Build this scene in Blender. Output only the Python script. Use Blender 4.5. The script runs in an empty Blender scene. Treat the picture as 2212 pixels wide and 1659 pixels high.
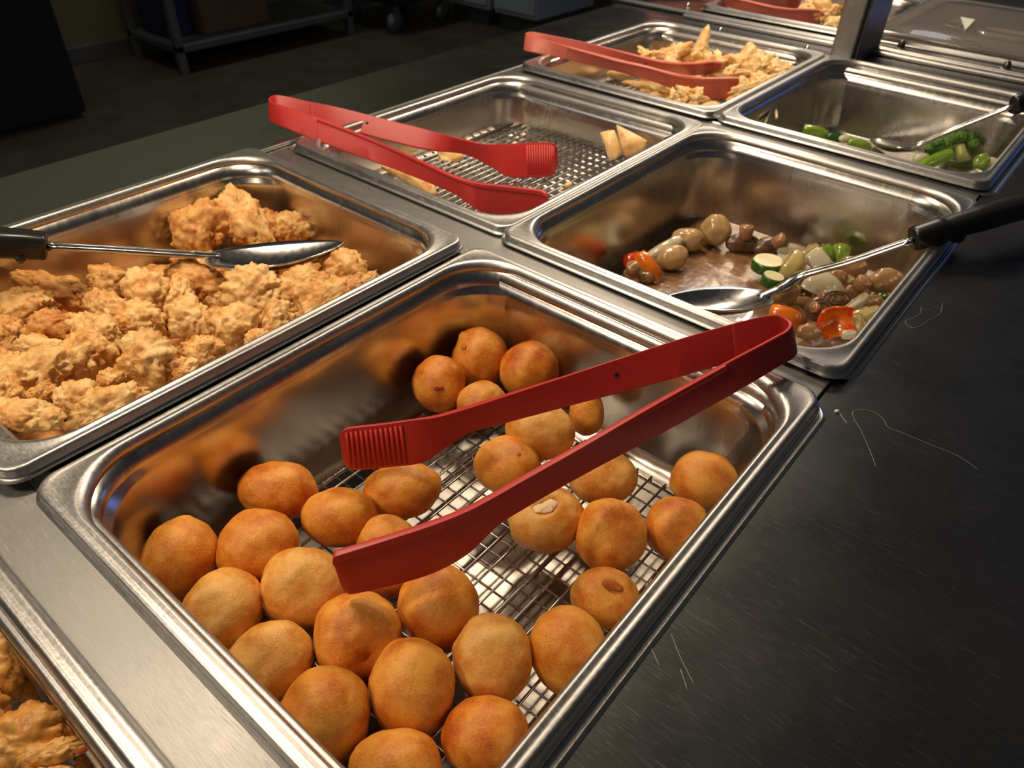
import bpy, bmesh, math, random
import numpy as np
from mathutils import Vector, Matrix, noise, Euler
random.seed(7)
S = bpy.context.scene
COL = S.collection

# ---------------------------------------------------------------- camera, world, lights, exposure
F_PX, CX, CY, CZ = 1597.968, 0.324644, -0.053118, 0.257971
YAW, PIT, ROL = 0.672526, 0.895623, 0.030509
RM = Matrix.Rotation(YAW, 3, 'Z') @ Matrix.Rotation(PIT, 3, 'X') @ Matrix.Rotation(ROL, 3, 'Z')
CAMP = Vector((CX, CY, CZ))
cam = bpy.data.cameras.new('camera')
camo = bpy.data.objects.new('camera', cam)
COL.objects.link(camo)
camo.matrix_world = Matrix.Translation(CAMP) @ RM.to_4x4()
cam.sensor_width = 36.0
cam.lens = 36.0 * F_PX / 2212.0
cam.clip_start = 0.01
cam.clip_end = 60
cam.dof.use_dof = True
cam.dof.focus_distance = 0.38
cam.dof.aperture_fstop = 18.0
S.camera = camo

w = bpy.data.worlds.new('world'); S.world = w; w.use_nodes = True
w.node_tree.nodes['Background'].inputs[0].default_value = (0.9, 0.93, 1.0, 1)
w.node_tree.nodes['Background'].inputs[1].default_value = 0.028

def area(name, loc, sx, sy, power, color, target=None):
    l = bpy.data.lights.new(name, 'AREA'); l.shape = 'RECTANGLE'; l.size = sx; l.size_y = sy
    l.energy = power; l.color = color
    o = bpy.data.objects.new(name, l); COL.objects.link(o); o.location = loc
    if target is not None:
        o.rotation_euler = (Vector(target) - Vector(loc)).to_track_quat('-Z', 'Y').to_euler()
    return o
WARM = (1.0, 0.80, 0.58)
for i, y in enumerate((-0.34, 0.12, 0.58, 1.04, 1.5)):
    area('heat_lamp', (-0.17, y, 0.56), 0.06, 0.16, 2.5, WARM)
area('added_wall_fill', (-3.3, 1.9, 2.1), 3.2, 0.25, 17.0, (0.80, 0.90, 1.0), (-4.1, 1.9, 1.35))  # added unseen lamp; brightens the upper wall that the left counter reflects
area('ceiling_light', (-1.2, -1.6, 1.7), 0.9, 0.5, 3.0, (1.0, 0.93, 0.84), (0.1, 0.1, 0))
area('ceiling_light', (-1.0, 3.2, 1.8), 1.2, 0.5, 2.5, (0.86, 0.93, 1.0), (-0.2, 0.8, 0))
area('blue_light', (0.9, 4.6, 0.35), 0.7, 0.35, 3.0, (0.10, 0.28, 1.0), (0.25, 0.8, 0))  # unseen blue source inferred from blue reflections on the pan rims

S.view_settings.view_transform = 'Standard'
S.view_settings.look = 'None'
S.view_settings.gamma = 1.0
S.view_settings.use_curve_mapping = False
S.view_settings.exposure = 0.0

# ---------------------------------------------------------------- picture pixel -> point in the room
def ray(px, py):
    return RM @ Vector(((px - 1106) / F_PX, -(py - 829.5) / F_PX, -1.0))
def at(px, py, z):
    d = ray(px, py); return CAMP + d * ((z - CZ) / d.z)
def at_y(px, py, y):
    d = ray(px, py); return CAMP + d * ((y - CY) / d.y)
def at_x(px, py, x):
    d = ray(px, py); return CAMP + d * ((x - CX) / d.x)
def mpp(p):                                   # metres per picture pixel at a point
    return -(RM.transposed() @ (p - CAMP)).z / F_PX

# ---------------------------------------------------------------- materials
def new_mat(name):
    m = bpy.data.materials.new(name); m.use_nodes = True
    nt = m.node_tree
    return m, nt, nt.nodes['Principled BSDF']
def node(nt, t, **kw):
    n = nt.nodes.new(t)
    for k, v in kw.items():
        if k in n.inputs: n.inputs[k].default_value = v
        else: setattr(n, k, v)
    return n
def link(nt, a, b): nt.links.new(a, b)
def ramp(nt, fac, stops):
    r = nt.nodes.new('ShaderNodeValToRGB')
    cr = r.color_ramp
    while len(cr.elements) < len(stops): cr.elements.new(0.5)
    for e, (p, c) in zip(cr.elements, stops):
        e.position = p
        e.color = (c[0], c[1], c[2], 1) if hasattr(c, '__len__') else (c, c, c, 1)
    link(nt, fac, r.inputs[0]); return r

def simple(name, col, rough=0.5, metal=0.0, var=0.12, scale=60, bump=0.0, spec=0.5, coat=0.0, sss=0.0, emit=None):
    m, nt, b = new_mat(name)
    tc = node(nt, 'ShaderNodeTexCoord')
    n = node(nt, 'ShaderNodeTexNoise', Scale=scale, Detail=4.0)
    link(nt, tc.outputs['Object'], n.inputs['Vector'])
    r = ramp(nt, n.outputs['Fac'], [(0.3, [c * (1 - var) for c in col]), (0.7, [min(1, c * (1 + var)) for c in col])])
    link(nt, r.outputs[0], b.inputs['Base Color'])
    b.inputs['Roughness'].default_value = rough
    b.inputs['Metallic'].default_value = metal
    b.inputs['Specular IOR Level'].default_value = spec
    b.inputs['Coat Weight'].default_value = coat
    if sss:
        b.inputs['Subsurface Weight'].default_value = sss
        b.inputs['Subsurface Radius'].default_value = (1, .5, .25)
        b.inputs['Subsurface Scale'].default_value = 0.004
    if bump:
        bp = node(nt, 'ShaderNodeBump', Strength=bump, Distance=0.002)
        link(nt, n.outputs['Fac'], bp.inputs['Height']); link(nt, bp.outputs[0], b.inputs['Normal'])
    return m

def steel(name, col=(0.56, 0.54, 0.51), rough=(0.2, 0.34), stretch=(1, 1, 14), scale=90, bump=0.05, scratch=0.0, blotch=0.0):
    m, nt, b = new_mat(name)
    tc = node(nt, 'ShaderNodeTexCoord')
    mp = node(nt, 'ShaderNodeMapping'); mp.inputs['Scale'].default_value = stretch
    link(nt, tc.outputs['Object'], mp.inputs['Vector'])
    n = node(nt, 'ShaderNodeTexNoise', Scale=scale, Detail=5.0, Roughness=0.6)
    link(nt, mp.outputs[0], n.inputs['Vector'])
    n2 = node(nt, 'ShaderNodeTexNoise', Scale=14.0, Detail=3.0)
    link(nt, tc.outputs['Object'], n2.inputs['Vector'])
    mix = node(nt, 'ShaderNodeMath', operation='ADD')
    link(nt, n.outputs['Fac'], mix.inputs[0]); link(nt, n2.outputs['Fac'], mix.inputs[1])
    mr = node(nt, 'ShaderNodeMapRange')
    mr.inputs['From Min'].default_value = 0.7; mr.inputs['From Max'].default_value = 1.3
    mr.inputs['To Min'].default_value = rough[0]; mr.inputs['To Max'].default_value = rough[1]
    link(nt, mix.outputs[0], mr.inputs['Value'])
    b.inputs['Metallic'].default_value = 1.0
    b.inputs['Base Color'].default_value = (*col, 1)
    rgh = mr.outputs[0]; height = n.outputs['Fac']
    if scratch:
        tot = None
        for k, (ang, sc) in enumerate(((0.35, 120), (-0.9, 150), (1.25, 95), (2.2, 135), (0.0, 70))):
            mm = node(nt, 'ShaderNodeMapping')
            mm.inputs['Rotation'].default_value = (0, 0, ang)
            mm.inputs['Scale'].default_value = (1.0, 24.0, 1.0)
            mm.inputs['Location'].default_value = (k * 3.1, k * 1.7, 0)
            wob = node(nt, 'ShaderNodeTexNoise', Scale=sc, Detail=2.0)
            link(nt, tc.outputs['Object'], mm.inputs['Vector']); link(nt, mm.outputs[0], wob.inputs['Vector'])
            th = node(nt, 'ShaderNodeMapRange')
            th.inputs['From Min'].default_value = 0.64; th.inputs['From Max'].default_value = 0.76
            link(nt, wob.outputs['Fac'], th.inputs['Value'])
            if tot is None: tot = th.outputs[0]
            else:
                a = node(nt, 'ShaderNodeMath', operation='MAXIMUM')
                link(nt, tot, a.inputs[0]); link(nt, th.outputs[0], a.inputs[1]); tot = a.outputs[0]
        ml = node(nt, 'ShaderNodeMath', operation='MULTIPLY'); ml.inputs[1].default_value = scratch
        link(nt, tot, ml.inputs[0])
        ad = node(nt, 'ShaderNodeMath', operation='ADD')
        link(nt, rgh, ad.inputs[0]); link(nt, ml.outputs[0], ad.inputs[1]); rgh = ad.outputs[0]
        mc = node(nt, 'ShaderNodeMix', data_type='RGBA')
        mc.inputs['A'].default_value = (*col, 1)
        mc.inputs['B'].default_value = (min(1, col[0] * 1.3), min(1, col[1] * 1.3), min(1, col[2] * 1.3), 1)
        link(nt, tot, mc.inputs['Factor']); link(nt, mc.outputs['Result'], b.inputs['Base Color'])
    link(nt, rgh, b.inputs['Roughness'])
    bp = node(nt, 'ShaderNodeBump', Strength=bump, Distance=0.001)
    link(nt, height, bp.inputs['Height']); link(nt, bp.outputs[0], b.inputs['Normal'])
    return m

def fried(name, light, mid, dark, scale=70, fine=500, bump=0.35, rough=0.42, sss=0.12, pore=0.0):
    m, nt, b = new_mat(name)
    tc = node(nt, 'ShaderNodeTexCoord')
    oi = node(nt, 'ShaderNodeObjectInfo')
    add = node(nt, 'ShaderNodeVectorMath', operation='ADD')
    sc = node(nt, 'ShaderNodeVectorMath', operation='SCALE'); sc.inputs['Scale'].default_value = 3.0
    cmb = node(nt, 'ShaderNodeCombineXYZ')
    for i in range(3): link(nt, oi.outputs['Random'], cmb.inputs[i])
    link(nt, cmb.outputs[0], sc.inputs[0]); link(nt, tc.outputs['Object'], add.inputs[0]); link(nt, sc.outputs[0], add.inputs[1])
    n = node(nt, 'ShaderNodeTexNoise', Scale=scale, Detail=6.0, Roughness=0.6); link(nt, add.outputs[0], n.inputs['Vector'])
    f = node(nt, 'ShaderNodeTexNoise', Scale=fine, Detail=3.0, Roughness=0.7); link(nt, add.outputs[0], f.inputs['Vector'])
    mx = node(nt, 'ShaderNodeMath', operation='MULTIPLY_ADD'); mx.inputs[1].default_value = 0.35
    link(nt, f.outputs['Fac'], mx.inputs[0]); link(nt, n.outputs['Fac'], mx.inputs[2])
    ra = node(nt, 'ShaderNodeMath', operation='MULTIPLY_ADD'); ra.inputs[1].default_value = 0.12
    link(nt, oi.outputs['Random'], ra.inputs[0]); link(nt, mx.outputs[0], ra.inputs[2])
    r = ramp(nt, ra.outputs[0], [(0.50, dark), (0.66, mid), (0.86, light)])
    link(nt, r.outputs[0], b.inputs['Base Color'])
    b.inputs['Roughness'].default_value = rough
    b.inputs['Specular IOR Level'].default_value = 0.45
    b.inputs['Subsurface Weight'].default_value = sss
    b.inputs['Subsurface Radius'].default_value = (1, .45, .15)
    b.inputs['Subsurface Scale'].default_value = 0.003
    bp = node(nt, 'ShaderNodeBump', Strength=bump, Distance=0.0012)
    link(nt, mx.outputs[0], bp.inputs['Height']); link(nt, bp.outputs[0], b.inputs['Normal'])
    return m

M = {}
M['pan'] = steel('pan_steel', (0.58, 0.55, 0.51), (0.20, 0.30), (1, 1, 0.12), 260, 0.012)
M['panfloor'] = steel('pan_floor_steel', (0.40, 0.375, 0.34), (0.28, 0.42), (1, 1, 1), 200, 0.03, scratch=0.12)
M['rim'] = steel('rim_steel', (0.52, 0.51, 0.495), (0.32, 0.44), (1, 1, 1), 420, 0.10, scratch=0.10)
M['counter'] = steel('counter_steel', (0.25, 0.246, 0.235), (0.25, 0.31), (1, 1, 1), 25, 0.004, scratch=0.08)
M['bar'] = steel('bar_steel', (0.30, 0.297, 0.288), (0.42, 0.52), (1, 14, 1), 160, 0.08, scratch=0.14)
M['wire'] = steel('wire_steel', (0.58, 0.55, 0.51), (0.22, 0.34), (1, 1, 1), 300, 0.04)
M['spoon'] = steel('spoon_steel', (0.58, 0.57, 0.55), (0.14, 0.24), (1, 1, 1), 200, 0.03)
M['well'] = steel('well_steel', (0.22, 0.21, 0.20), (0.35, 0.5), (1, 1, 1), 60, 0.03)
M['red'] = simple('red_nylon', (0.50, 0.028, 0.024), 0.42, var=0.06, scale=300, bump=0.04, sss=0.15)
M['pinkred'] = simple('glare_paled_red_nylon', (0.62, 0.15, 0.11), 0.40, var=0.06, scale=300, bump=0.04, sss=0.2)  # red paled in its colour to imitate the glare veil on the far tongs
M['black'] = simple('black_plastic', (0.012, 0.012, 0.013), 0.30, var=0.1, scale=200, bump=0.03)
M['dough'] = fried('fried_dough', (0.84, 0.39, 0.065), (0.66, 0.205, 0.018), (0.46, 0.090, 0.007), 62, 1100, 0.75, 0.38, 0.10)
M['dough_pale'] = fried('pale_fried_dough', (0.84, 0.48, 0.13), (0.70, 0.28, 0.036), (0.50, 0.125, 0.010), 62, 1100, 0.75, 0.38, 0.10)
M['crumb'] = fried('torn_dough_crumb', (0.92, 0.76, 0.48), (0.85, 0.62, 0.33), (0.72, 0.42, 0.16), 160, 900, 0.7, 0.55)
M['scar'] = fried('browned_scar', (0.55, 0.17, 0.03), (0.40, 0.09, 0.015), (0.26, 0.045, 0.01), 160, 900, 0.5, 0.45)
M['chicken'] = fried('crisp_batter', (0.86, 0.58, 0.24), (0.70, 0.36, 0.10), (0.46, 0.16, 0.032), 90, 520, 0.85, 0.46, 0.10)
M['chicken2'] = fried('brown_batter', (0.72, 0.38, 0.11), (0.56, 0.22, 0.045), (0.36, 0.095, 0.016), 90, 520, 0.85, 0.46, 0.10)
M['wonton'] = fried('wonton_skin', (0.90, 0.66, 0.32), (0.84, 0.50, 0.18), (0.62, 0.26, 0.06), 70, 300, 0.35, 0.40)
M['shrimp'] = fried('shrimp_batter', (0.82, 0.46, 0.12), (0.66, 0.30, 0.06), (0.48, 0.14, 0.03), 50, 300, 0.6, 0.42)
M['tail'] = simple('shrimp_tail', (0.68, 0.17, 0.05), 0.32, var=0.25, scale=120, bump=0.2, sss=0.2)
M['sauce'] = simple('brown_sauce', (0.25, 0.135, 0.065), 0.18, var=0.25, scale=180, bump=0.35, coat=0.5, sss=0.1)
M['liquid'] = simple('clear_broth', (0.16, 0.17, 0.07), 0.08, var=0.2, scale=120, bump=0.2, coat=0.5)
M['mush'] = simple('mushroom_cap', (0.34, 0.18, 0.075), 0.22, var=0.3, scale=90, bump=0.12, coat=0.4, sss=0.15)
M['mush_pale'] = simple('pale_mushroom_cap', (0.52, 0.33, 0.14), 0.22, var=0.25, scale=90, bump=0.1, coat=0.4, sss=0.15)
M['mush_dark'] = simple('mushroom_gills', (0.13, 0.065, 0.035), 0.28, var=0.4, scale=160, bump=0.4, coat=0.3)
M['stem'] = simple('mushroom_stem', (0.40, 0.20, 0.09), 0.28, var=0.25, scale=140, bump=0.2, coat=0.3, sss=0.15)
M['onion'] = simple('cooked_onion', (0.66, 0.60, 0.42), 0.16, var=0.12, scale=60, bump=0.06, coat=0.4, sss=0.35)
M['onion_y'] = simple('yellow_cooked_onion', (0.62, 0.50, 0.20), 0.16, var=0.15, scale=60, bump=0.06, coat=0.4, sss=0.3)
M['pepper'] = simple('orange_pepper', (0.85, 0.20, 0.015), 0.16, var=0.3, scale=55, bump=0.08, coat=0.5, sss=0.2)
M['pepper_r'] = simple('red_pepper', (0.78, 0.07, 0.01), 0.16, var=0.3, scale=55, bump=0.08, coat=0.5, sss=0.2)
M['rind'] = simple('courgette_rind', (0.035, 0.12, 0.015), 0.18, var=0.3, scale=120, bump=0.05, coat=0.4)
M['flesh'] = simple('courgette_flesh', (0.68, 0.60, 0.30), 0.25, var=0.15, scale=90, bump=0.1, coat=0.3, sss=0.25)
M['green'] = simple('green_pepper', (0.22, 0.36, 0.04), 0.18, var=0.25, scale=80, bump=0.06, coat=0.4, sss=0.15)
M['floret'] = simple('broccoli_floret', (0.10, 0.22, 0.025), 0.40, var=0.5, scale=420, bump=0.9, sss=0.1)
M['bstalk'] = simple('broccoli_stalk', (0.42, 0.46, 0.14), 0.25, var=0.15, scale=90, bump=0.08, coat=0.3, sss=0.2)
M['floor'] = simple('dark_quarry_floor', (0.10, 0.075, 0.045), 0.55, var=0.25, scale=6, bump=0.05)
M['wall'] = simple('olive_painted_wall', (0.24, 0.22, 0.10), 0.6, var=0.05, scale=8)
M['blackbox'] = simple('black_laminate', (0.012, 0.012, 0.012), 0.5, var=0.05, scale=8)
M['shelfmetal'] = simple('dull_grey_metal', (0.22, 0.22, 0.21), 0.45, metal=0.6, var=0.1, scale=12)
M['carton'] = simple('brown_carton', (0.16, 0.10, 0.06), 0.7, var=0.1, scale=12)
M['navy'] = simple('navy_bin', (0.02, 0.025, 0.07), 0.5, var=0.1, scale=12)
M['white'] = simple('off_white_enamel', (0.45, 0.50, 0.52), 0.4, var=0.04, scale=8)
M['rubber'] = simple('dark_rubber', (0.06, 0.06, 0.06), 0.5, var=0.1, scale=30)
M['hair'] = simple('pale_strand', (0.35, 0.33, 0.30), 0.5)
M['label'] = simple('white_glint_and_fleck', (0.8, 0.8, 0.74), 0.5, var=0.03)  # white of the lid's painted reflection and of the counter fleck
m, nt, b = new_mat('clear_lid_plastic')
b.inputs['Base Color'].default_value = (0.62, 0.56, 0.50, 1); b.inputs['Transmission Weight'].default_value = 0.70; b.inputs['Coat Weight'].default_value = 0.6
b.inputs['IOR'].default_value = 1.45
_tc = node(nt, 'ShaderNodeTexCoord'); _n = node(nt, 'ShaderNodeTexNoise', Scale=40.0, Detail=3.0)
link(nt, _tc.outputs['Object'], _n.inputs['Vector'])
_r = ramp(nt, _n.outputs['Fac'], [(0.3, 0.05), (0.7, 0.14)]); link(nt, _r.outputs[0], b.inputs['Roughness'])
M['lid'] = m
m, nt, b = new_mat('black_glass')
M['hole_shade'] = simple('hole_shade_black', (0.01, 0.01, 0.01), 0.8, var=0.1, scale=20)  # near-black standing in for the shade inside the tongs' hanging hole

# ---------------------------------------------------------------- helpers
def mesh(name, verts, faces, mat, smooth=True):
    me = bpy.data.meshes.new(name)
    me.from_pydata([tuple(v) for v in verts], [], faces)
    mats = mat if isinstance(mat, (list, tuple)) else [mat]
    for mm in mats: me.materials.append(mm)
    if smooth: me.polygons.foreach_set('use_smooth', [True] * len(me.polygons))
    me.update(); return me
def obj(name, me, parent=None, loc=None, rot=None):
    o = bpy.data.objects.new(name, me); COL.objects.link(o)
    if parent is not None: o.parent = parent
    if loc is not None: o.location = loc
    if rot is not None: o.rotation_mode = 'QUATERNION'; o.rotation_quaternion = rot
    return o
def empty(name, loc=(0, 0, 0)):
    o = bpy.data.objects.new(name, None); COL.objects.link(o); o.location = loc; o.empty_display_size = 0.01; return o
def tag(o, label, cat, group=None, kind=None):
    o['label'] = label; o['category'] = cat
    if group: o['group'] = group
    if kind: o['kind'] = kind
    return o
def struct(o, label=None):
    o['kind'] = 'structure'
    if label: o['label'] = label
    return o
def box_geo(x0, x1, y0, y1, z0, z1):
    v = [(x0, y0, z0), (x1, y0, z0), (x1, y1, z0), (x0, y1, z0), (x0, y0, z1), (x1, y0, z1), (x1, y1, z1), (x0, y1, z1)]
    f = [(0, 3, 2, 1), (4, 5, 6, 7), (0, 1, 5, 4), (1, 2, 6, 5), (2, 3, 7, 6), (3, 0, 4, 7)]
    return v, f
def join_geo(gs):
    V, Fc = [], []
    for v, f in gs:
        o = len(V); V += list(v); Fc += [tuple(i + o for i in q) for q in f]
    return V, Fc
def boxes(name, bs, mat, parent=None, bevel=0.0):
    v, f = join_geo([box_geo(*b_) for b_ in bs])
    o = obj(name, mesh(name, v, f, mat, False), parent)
    if bevel:
        md = o.modifiers.new('bevel', 'BEVEL'); md.width = bevel; md.segments = 2; md.limit_method = 'ANGLE'
    return o
def catmull(pts, n):
    pts = [Vector(p) for p in pts]; P = [2 * pts[0] - pts[1]] + pts + [2 * pts[-1] - pts[-2]]
    out = []
    for i in range(1, len(P) - 2):
        for k in range(n):
            t = k / n; a, b_, c, d = P[i - 1], P[i], P[i + 1], P[i + 2]
            out.append(0.5 * ((2 * b_) + (c - a) * t + (2 * a - 5 * b_ + 4 * c - d) * t * t + (3 * b_ - a - 3 * c + d) * t ** 3))
    out.append(pts[-1]); return out
def tube_geo(path, radii, seg=10, squash=1.0, up=Vector((0, 0, 1)), cap=True, power=1.0):
    V, Fc = [], []; n = len(path)
    for i, p in enumerate(path):
        t = (path[min(i + 1, n - 1)] - path[max(i - 1, 0)]).normalized()
        s = t.cross(up)
        if s.length < 1e-4: s = t.cross(Vector((1, 0, 0)))
        s.normalize(); u = s.cross(t).normalized()
        r = radii[i] if hasattr(radii, '__len__') else radii
        rs, ru = r if hasattr(r, '__len__') else (r, r * squash)
        for k in range(seg):
            a = 2 * math.pi * k / seg; c, s_ = math.cos(a), math.sin(a)
            c = math.copysign(abs(c) ** power, c); s_ = math.copysign(abs(s_) ** power, s_)
            V.append(p + s * (rs * c) + u * (ru * s_))
    for i in range(n - 1):
        for k in range(seg):
            a = i * seg + k; b_ = i * seg + (k + 1) % seg
            Fc.append((a, b_, b_ + seg, a + seg))
    if cap:
        Fc.append(tuple(reversed(range(seg)))); Fc.append(tuple(range((n - 1) * seg, n * seg)))
    return V, Fc
_ico = {}
def ico(sub):
    if sub not in _ico:
        bm = bmesh.new(); bmesh.ops.create_icosphere(bm, subdivisions=sub, radius=1.0)
        bm.verts.ensure_lookup_table()
        _ico[sub] = ([v.co.copy() for v in bm.verts], [tuple(x.index for x in f.verts) for f in bm.faces]); bm.free()
    return _ico[sub]
def blob_mesh(name, radii, mat, seed=0, octs=((0.9, 0.10),), sub=4, shape=None, mat_fn=None):
    V, Fc = ico(sub); gm = (radii[0] * radii[1] * radii[2]) ** (1 / 3); rs_ = Vector([r / gm for r in radii]); off = Vector((seed * 7.31, seed * 3.17, seed * 1.93)); out = []
    for v in V:
        k = 1.0; vs = Vector((v.x * rs_.x, v.y * rs_.y, v.z * rs_.z))
        for fr, am in octs:
            nz = noise.noise(vs * fr + off)
            k += (-am * (abs(nz) * 2.4 - .55)) if am < 0 else am * nz
        q = v * k
        if shape: q = shape(v, q)
        out.append((q.x * radii[0], q.y * radii[1], q.z * radii[2]))
    me = mesh(name, out, Fc, mat)
    if mat_fn:
        for p in me.polygons:
            if mat_fn(Vector(V[Fc[p.index][0]])): p.material_index = 1
    return me
CAMQ = RM.to_quaternion()
def camrot(deg=0.0):
    return (RM @ Matrix.Rotation(math.radians(deg), 3, 'Z')).to_quaternion()
def place_blob(name, p, rx, ry, mat, deg=0.0, depth=0.85, seed=0, octs=((0.9, .1),), sub=4, shape=None, parent=None, mat_fn=None):
    """a lump whose outline is rx by ry picture pixels at point p"""
    s = mpp(p); me = blob_mesh(name, (rx * s, ry * s, min(rx, ry) * s * depth), mat, seed, octs, sub, shape, mat_fn)
    return obj(name, me, parent, p, camrot(deg))

# ---------------------------------------------------------------- room
FZ = -0.90
struct(boxes('floor', [(-7, 4, -3, 9, FZ - .1, FZ)], M['floor']), 'dark brown floor beyond the buffet')
struct(boxes('wall_left', [(-4.15, -3.98, -3, 9, FZ, 2.6)], M['wall']), 'dim olive painted wall behind the shelf unit')
struct(boxes('baseboard_left', [(-3.98, -3.955, 1.2, 9, FZ, FZ + .08)], M['shelfmetal'], bevel=.004))

t = empty('black_cabinet', (-3.5, 0.6, FZ))
boxes('body', [(-0.42, 0.33, -1.2, 0.70, 0.02, 1.6)], M['blackbox'], t, .01)
boxes('plinth', [(-0.40, 0.31, -1.18, 0.68, 0.0, 0.02)], M['blackbox'], t)
tag(t, 'tall black cabinet standing at the far left in the dark', 'cabinet')
t = empty('shelf_unit', (-3.65, 2.45, FZ))
for sx in (-.22, .22):
    for sy in (-.53, .56):
        boxes('leg', [(sx - .02, sx + .02, sy - .02, sy + .02, 0, 1.0)], M['shelfmetal'], t, .004)
boxes('lower_shelf', [(-.24, .24, -.55, .58, .10, .135)], M['shelfmetal'], t, .004)
boxes('upper_shelf', [(-.24, .24, -.55, .58, .80, .83)], M['shelfmetal'], t, .004)
tag(t, 'dim grey metal shelf unit standing against the far wall', 'shelf')
c = boxes('cardboard_box', [(-3.80, -3.50, 2.12, 2.52, FZ + .136, FZ + .55)], M['carton'], None, .006)
tag(c, 'brown cardboard box on the lower shelf of the shelf unit', 'box')
c = boxes('storage_bin', [(-3.82, -3.56, 1.95, 2.09, FZ + .136, FZ + .45)], M['navy'], None, .01)
tag(c, 'dark navy bin at the left end of the lower shelf', 'bin')
t = empty('rolling_cart', (-3.45, 3.28, FZ))
boxes('body', [(-.3, .25, -.1, .42, .16, .8)], M['blackbox'], t, .01)
for sx, sy in ((.18, -.05), (.18, .36), (-.2, -.05), (-.2, .36)):
    v, f = tube_geo([Vector((sx - .015, sy, .06)), Vector((sx + .015, sy, .06))], [.06, .06], 16)
    cst = obj('caster', mesh('caster', v, f, M['shelfmetal']), t)
    boxes('fork', [(sx - .024, sx - .018, sy - .02, sy + .02, .06, .16), (sx + .018, sx + .024, sy - .02, sy + .02, .06, .16)], M['shelfmetal'], cst)
tag(t, 'dark rolling cart with a grey caster beside the shelf unit', 'cart')
for i, (x0, x1, lab) in enumerate(((-3.32, -2.98, 'pale appliance cabinet, the left one of the pair at the back'), (-2.93, -2.60, 'pale appliance cabinet, the right one of the pair at the back'))):
    t = empty('appliance', ((x0 + x1) / 2, 4.0, FZ)); hw = (x1 - x0) / 2
    boxes('body', [(-hw, hw, -.25, .35, .09, 1.1)], M['white'], t, .008)
    boxes('kickplate', [(-hw + .02, hw - .02, -.22, .32, 0, .09)], M['rubber'], t)
    boxes('door', [(-hw + .01, hw - .01, -.27, -.251, .12, 1.05)], M['white'], t, .004)
    tag(t, lab, 'appliance', 'pale appliances at the back')

# ---------------------------------------------------------------- buffet counter
PITCH, WX, WY, G = 0.34385, 0.2432, 0.300, 0.0091
HX0, HX1 = -0.264, 0.2585
ZC = -0.0075
cn = empty('buffet_counter', (0.1, 0.4, FZ))
def cb(name, bs, mat, bevel=0.0, par=cn):
    return boxes(name, [(a - .1, b_ - .1, c_ - .4, d - .4, e - FZ, f_ - FZ) for a, b_, c_, d, e, f_ in bs], mat, par, bevel)
YE = 1.084
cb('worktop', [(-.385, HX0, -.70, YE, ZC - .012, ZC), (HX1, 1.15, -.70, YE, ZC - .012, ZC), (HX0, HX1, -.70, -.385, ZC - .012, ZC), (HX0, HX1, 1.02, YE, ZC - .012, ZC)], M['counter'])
cb('edge_bead', [(-.2745, -.2705, -.70, 1.02, ZC, ZC + .003)], M['rim'], .0012)
cb('side_panel', [(-.375, -.365, -.68, YE, FZ + .1, ZC - .012), (1.13, 1.14, -.68, YE, FZ + .1, ZC - .012)], M['counter'])
cb('well_liner', [(HX0 - .012, HX0, -.385, 1.02, -.22, ZC - .012), (HX1, HX1 + .012, -.385, 1.02, -.22, ZC - .012), (HX0, HX1, -.385, 1.02, -.235, -.22)], M['well'])
cb('plinth', [(-.34, 1.10, -.64, YE - .04, FZ, FZ + .1)], M['blackbox'])
tag(cn, 'stainless steel buffet counter holding the rows of food pans', 'counter')
for i in range(4):
    yb = (i - 1) * PITCH + WY + PITCH - PITCH
    y0, y1 = yb + .0065 + (0 if i < 3 else 0), yb + PITCH - WY - .0065
    if i == 3: y1 = yb + .040
    bm_ = boxes('adapter_bar', [(HX0 + .001, HX1 - .0015, y0, y1, ZC - .012, ZC + .0006)], M['bar'], None, .0006)
    lab = ['brushed steel bar between the tempura pan and the dough ball pan', 'brushed steel bar between the dough ball pan and the mushroom pan',
           'brushed steel bar between the mushroom pan and the broccoli pan', 'brushed steel bar behind the broccoli pan at the row end'][i]
    tag(bm_, lab, 'bar', 'brushed steel bars between the pan rows')
# second counter with the lidded pan
c2 = empty('rear_counter', (0.1, 1.4, FZ))
def c2b(name, bs, mat, bevel=0.0, par=c2):
    return boxes(name, [(a - .1, b_ - .1, c_ - 1.4, d - 1.4, e - FZ, f_ - FZ) for a, b_, c_, d, e, f_ in bs], mat, par, bevel)
Y2 = 1.0885
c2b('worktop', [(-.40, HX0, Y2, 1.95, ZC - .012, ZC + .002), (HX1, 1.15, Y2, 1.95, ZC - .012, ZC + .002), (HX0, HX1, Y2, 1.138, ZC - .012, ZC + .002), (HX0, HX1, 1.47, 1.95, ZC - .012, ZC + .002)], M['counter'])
c2b('raised_bead', [(-.40, 1.15, Y2 + .001, Y2 + .006, ZC + .002, ZC + .006)], M['rim'], .0015)
c2b('raised_bead', [(-.40, 1.15, Y2 + .014, Y2 + .018, ZC + .002, ZC + .005)], M['rim'], .0015)
c2b('raised_bead', [(-.26, 1.15, YE - .012, YE - .002, ZC + .0002, ZC + .006)], M['rim'], .002)
c2b('side_panel', [(-.39, -.38, Y2 + .01, 1.94, FZ + .1, ZC - .012)], M['counter'])
c2b('well_liner', [(HX0, HX1, 1.12, 1.49, -.235, -.22), (HX0 - .012, HX0, 1.12, 1.49, -.22, ZC - .012), (HX1, HX1 + .012, 1.12, 1.49, -.22, ZC - .012)], M['well'])
c2b('plinth', [(-.34, 1.10, Y2 + .04, 1.9, FZ, FZ + .1)], M['blackbox'])
tag(c2, 'second stainless counter behind the row of bolts at the top', 'counter')

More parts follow.
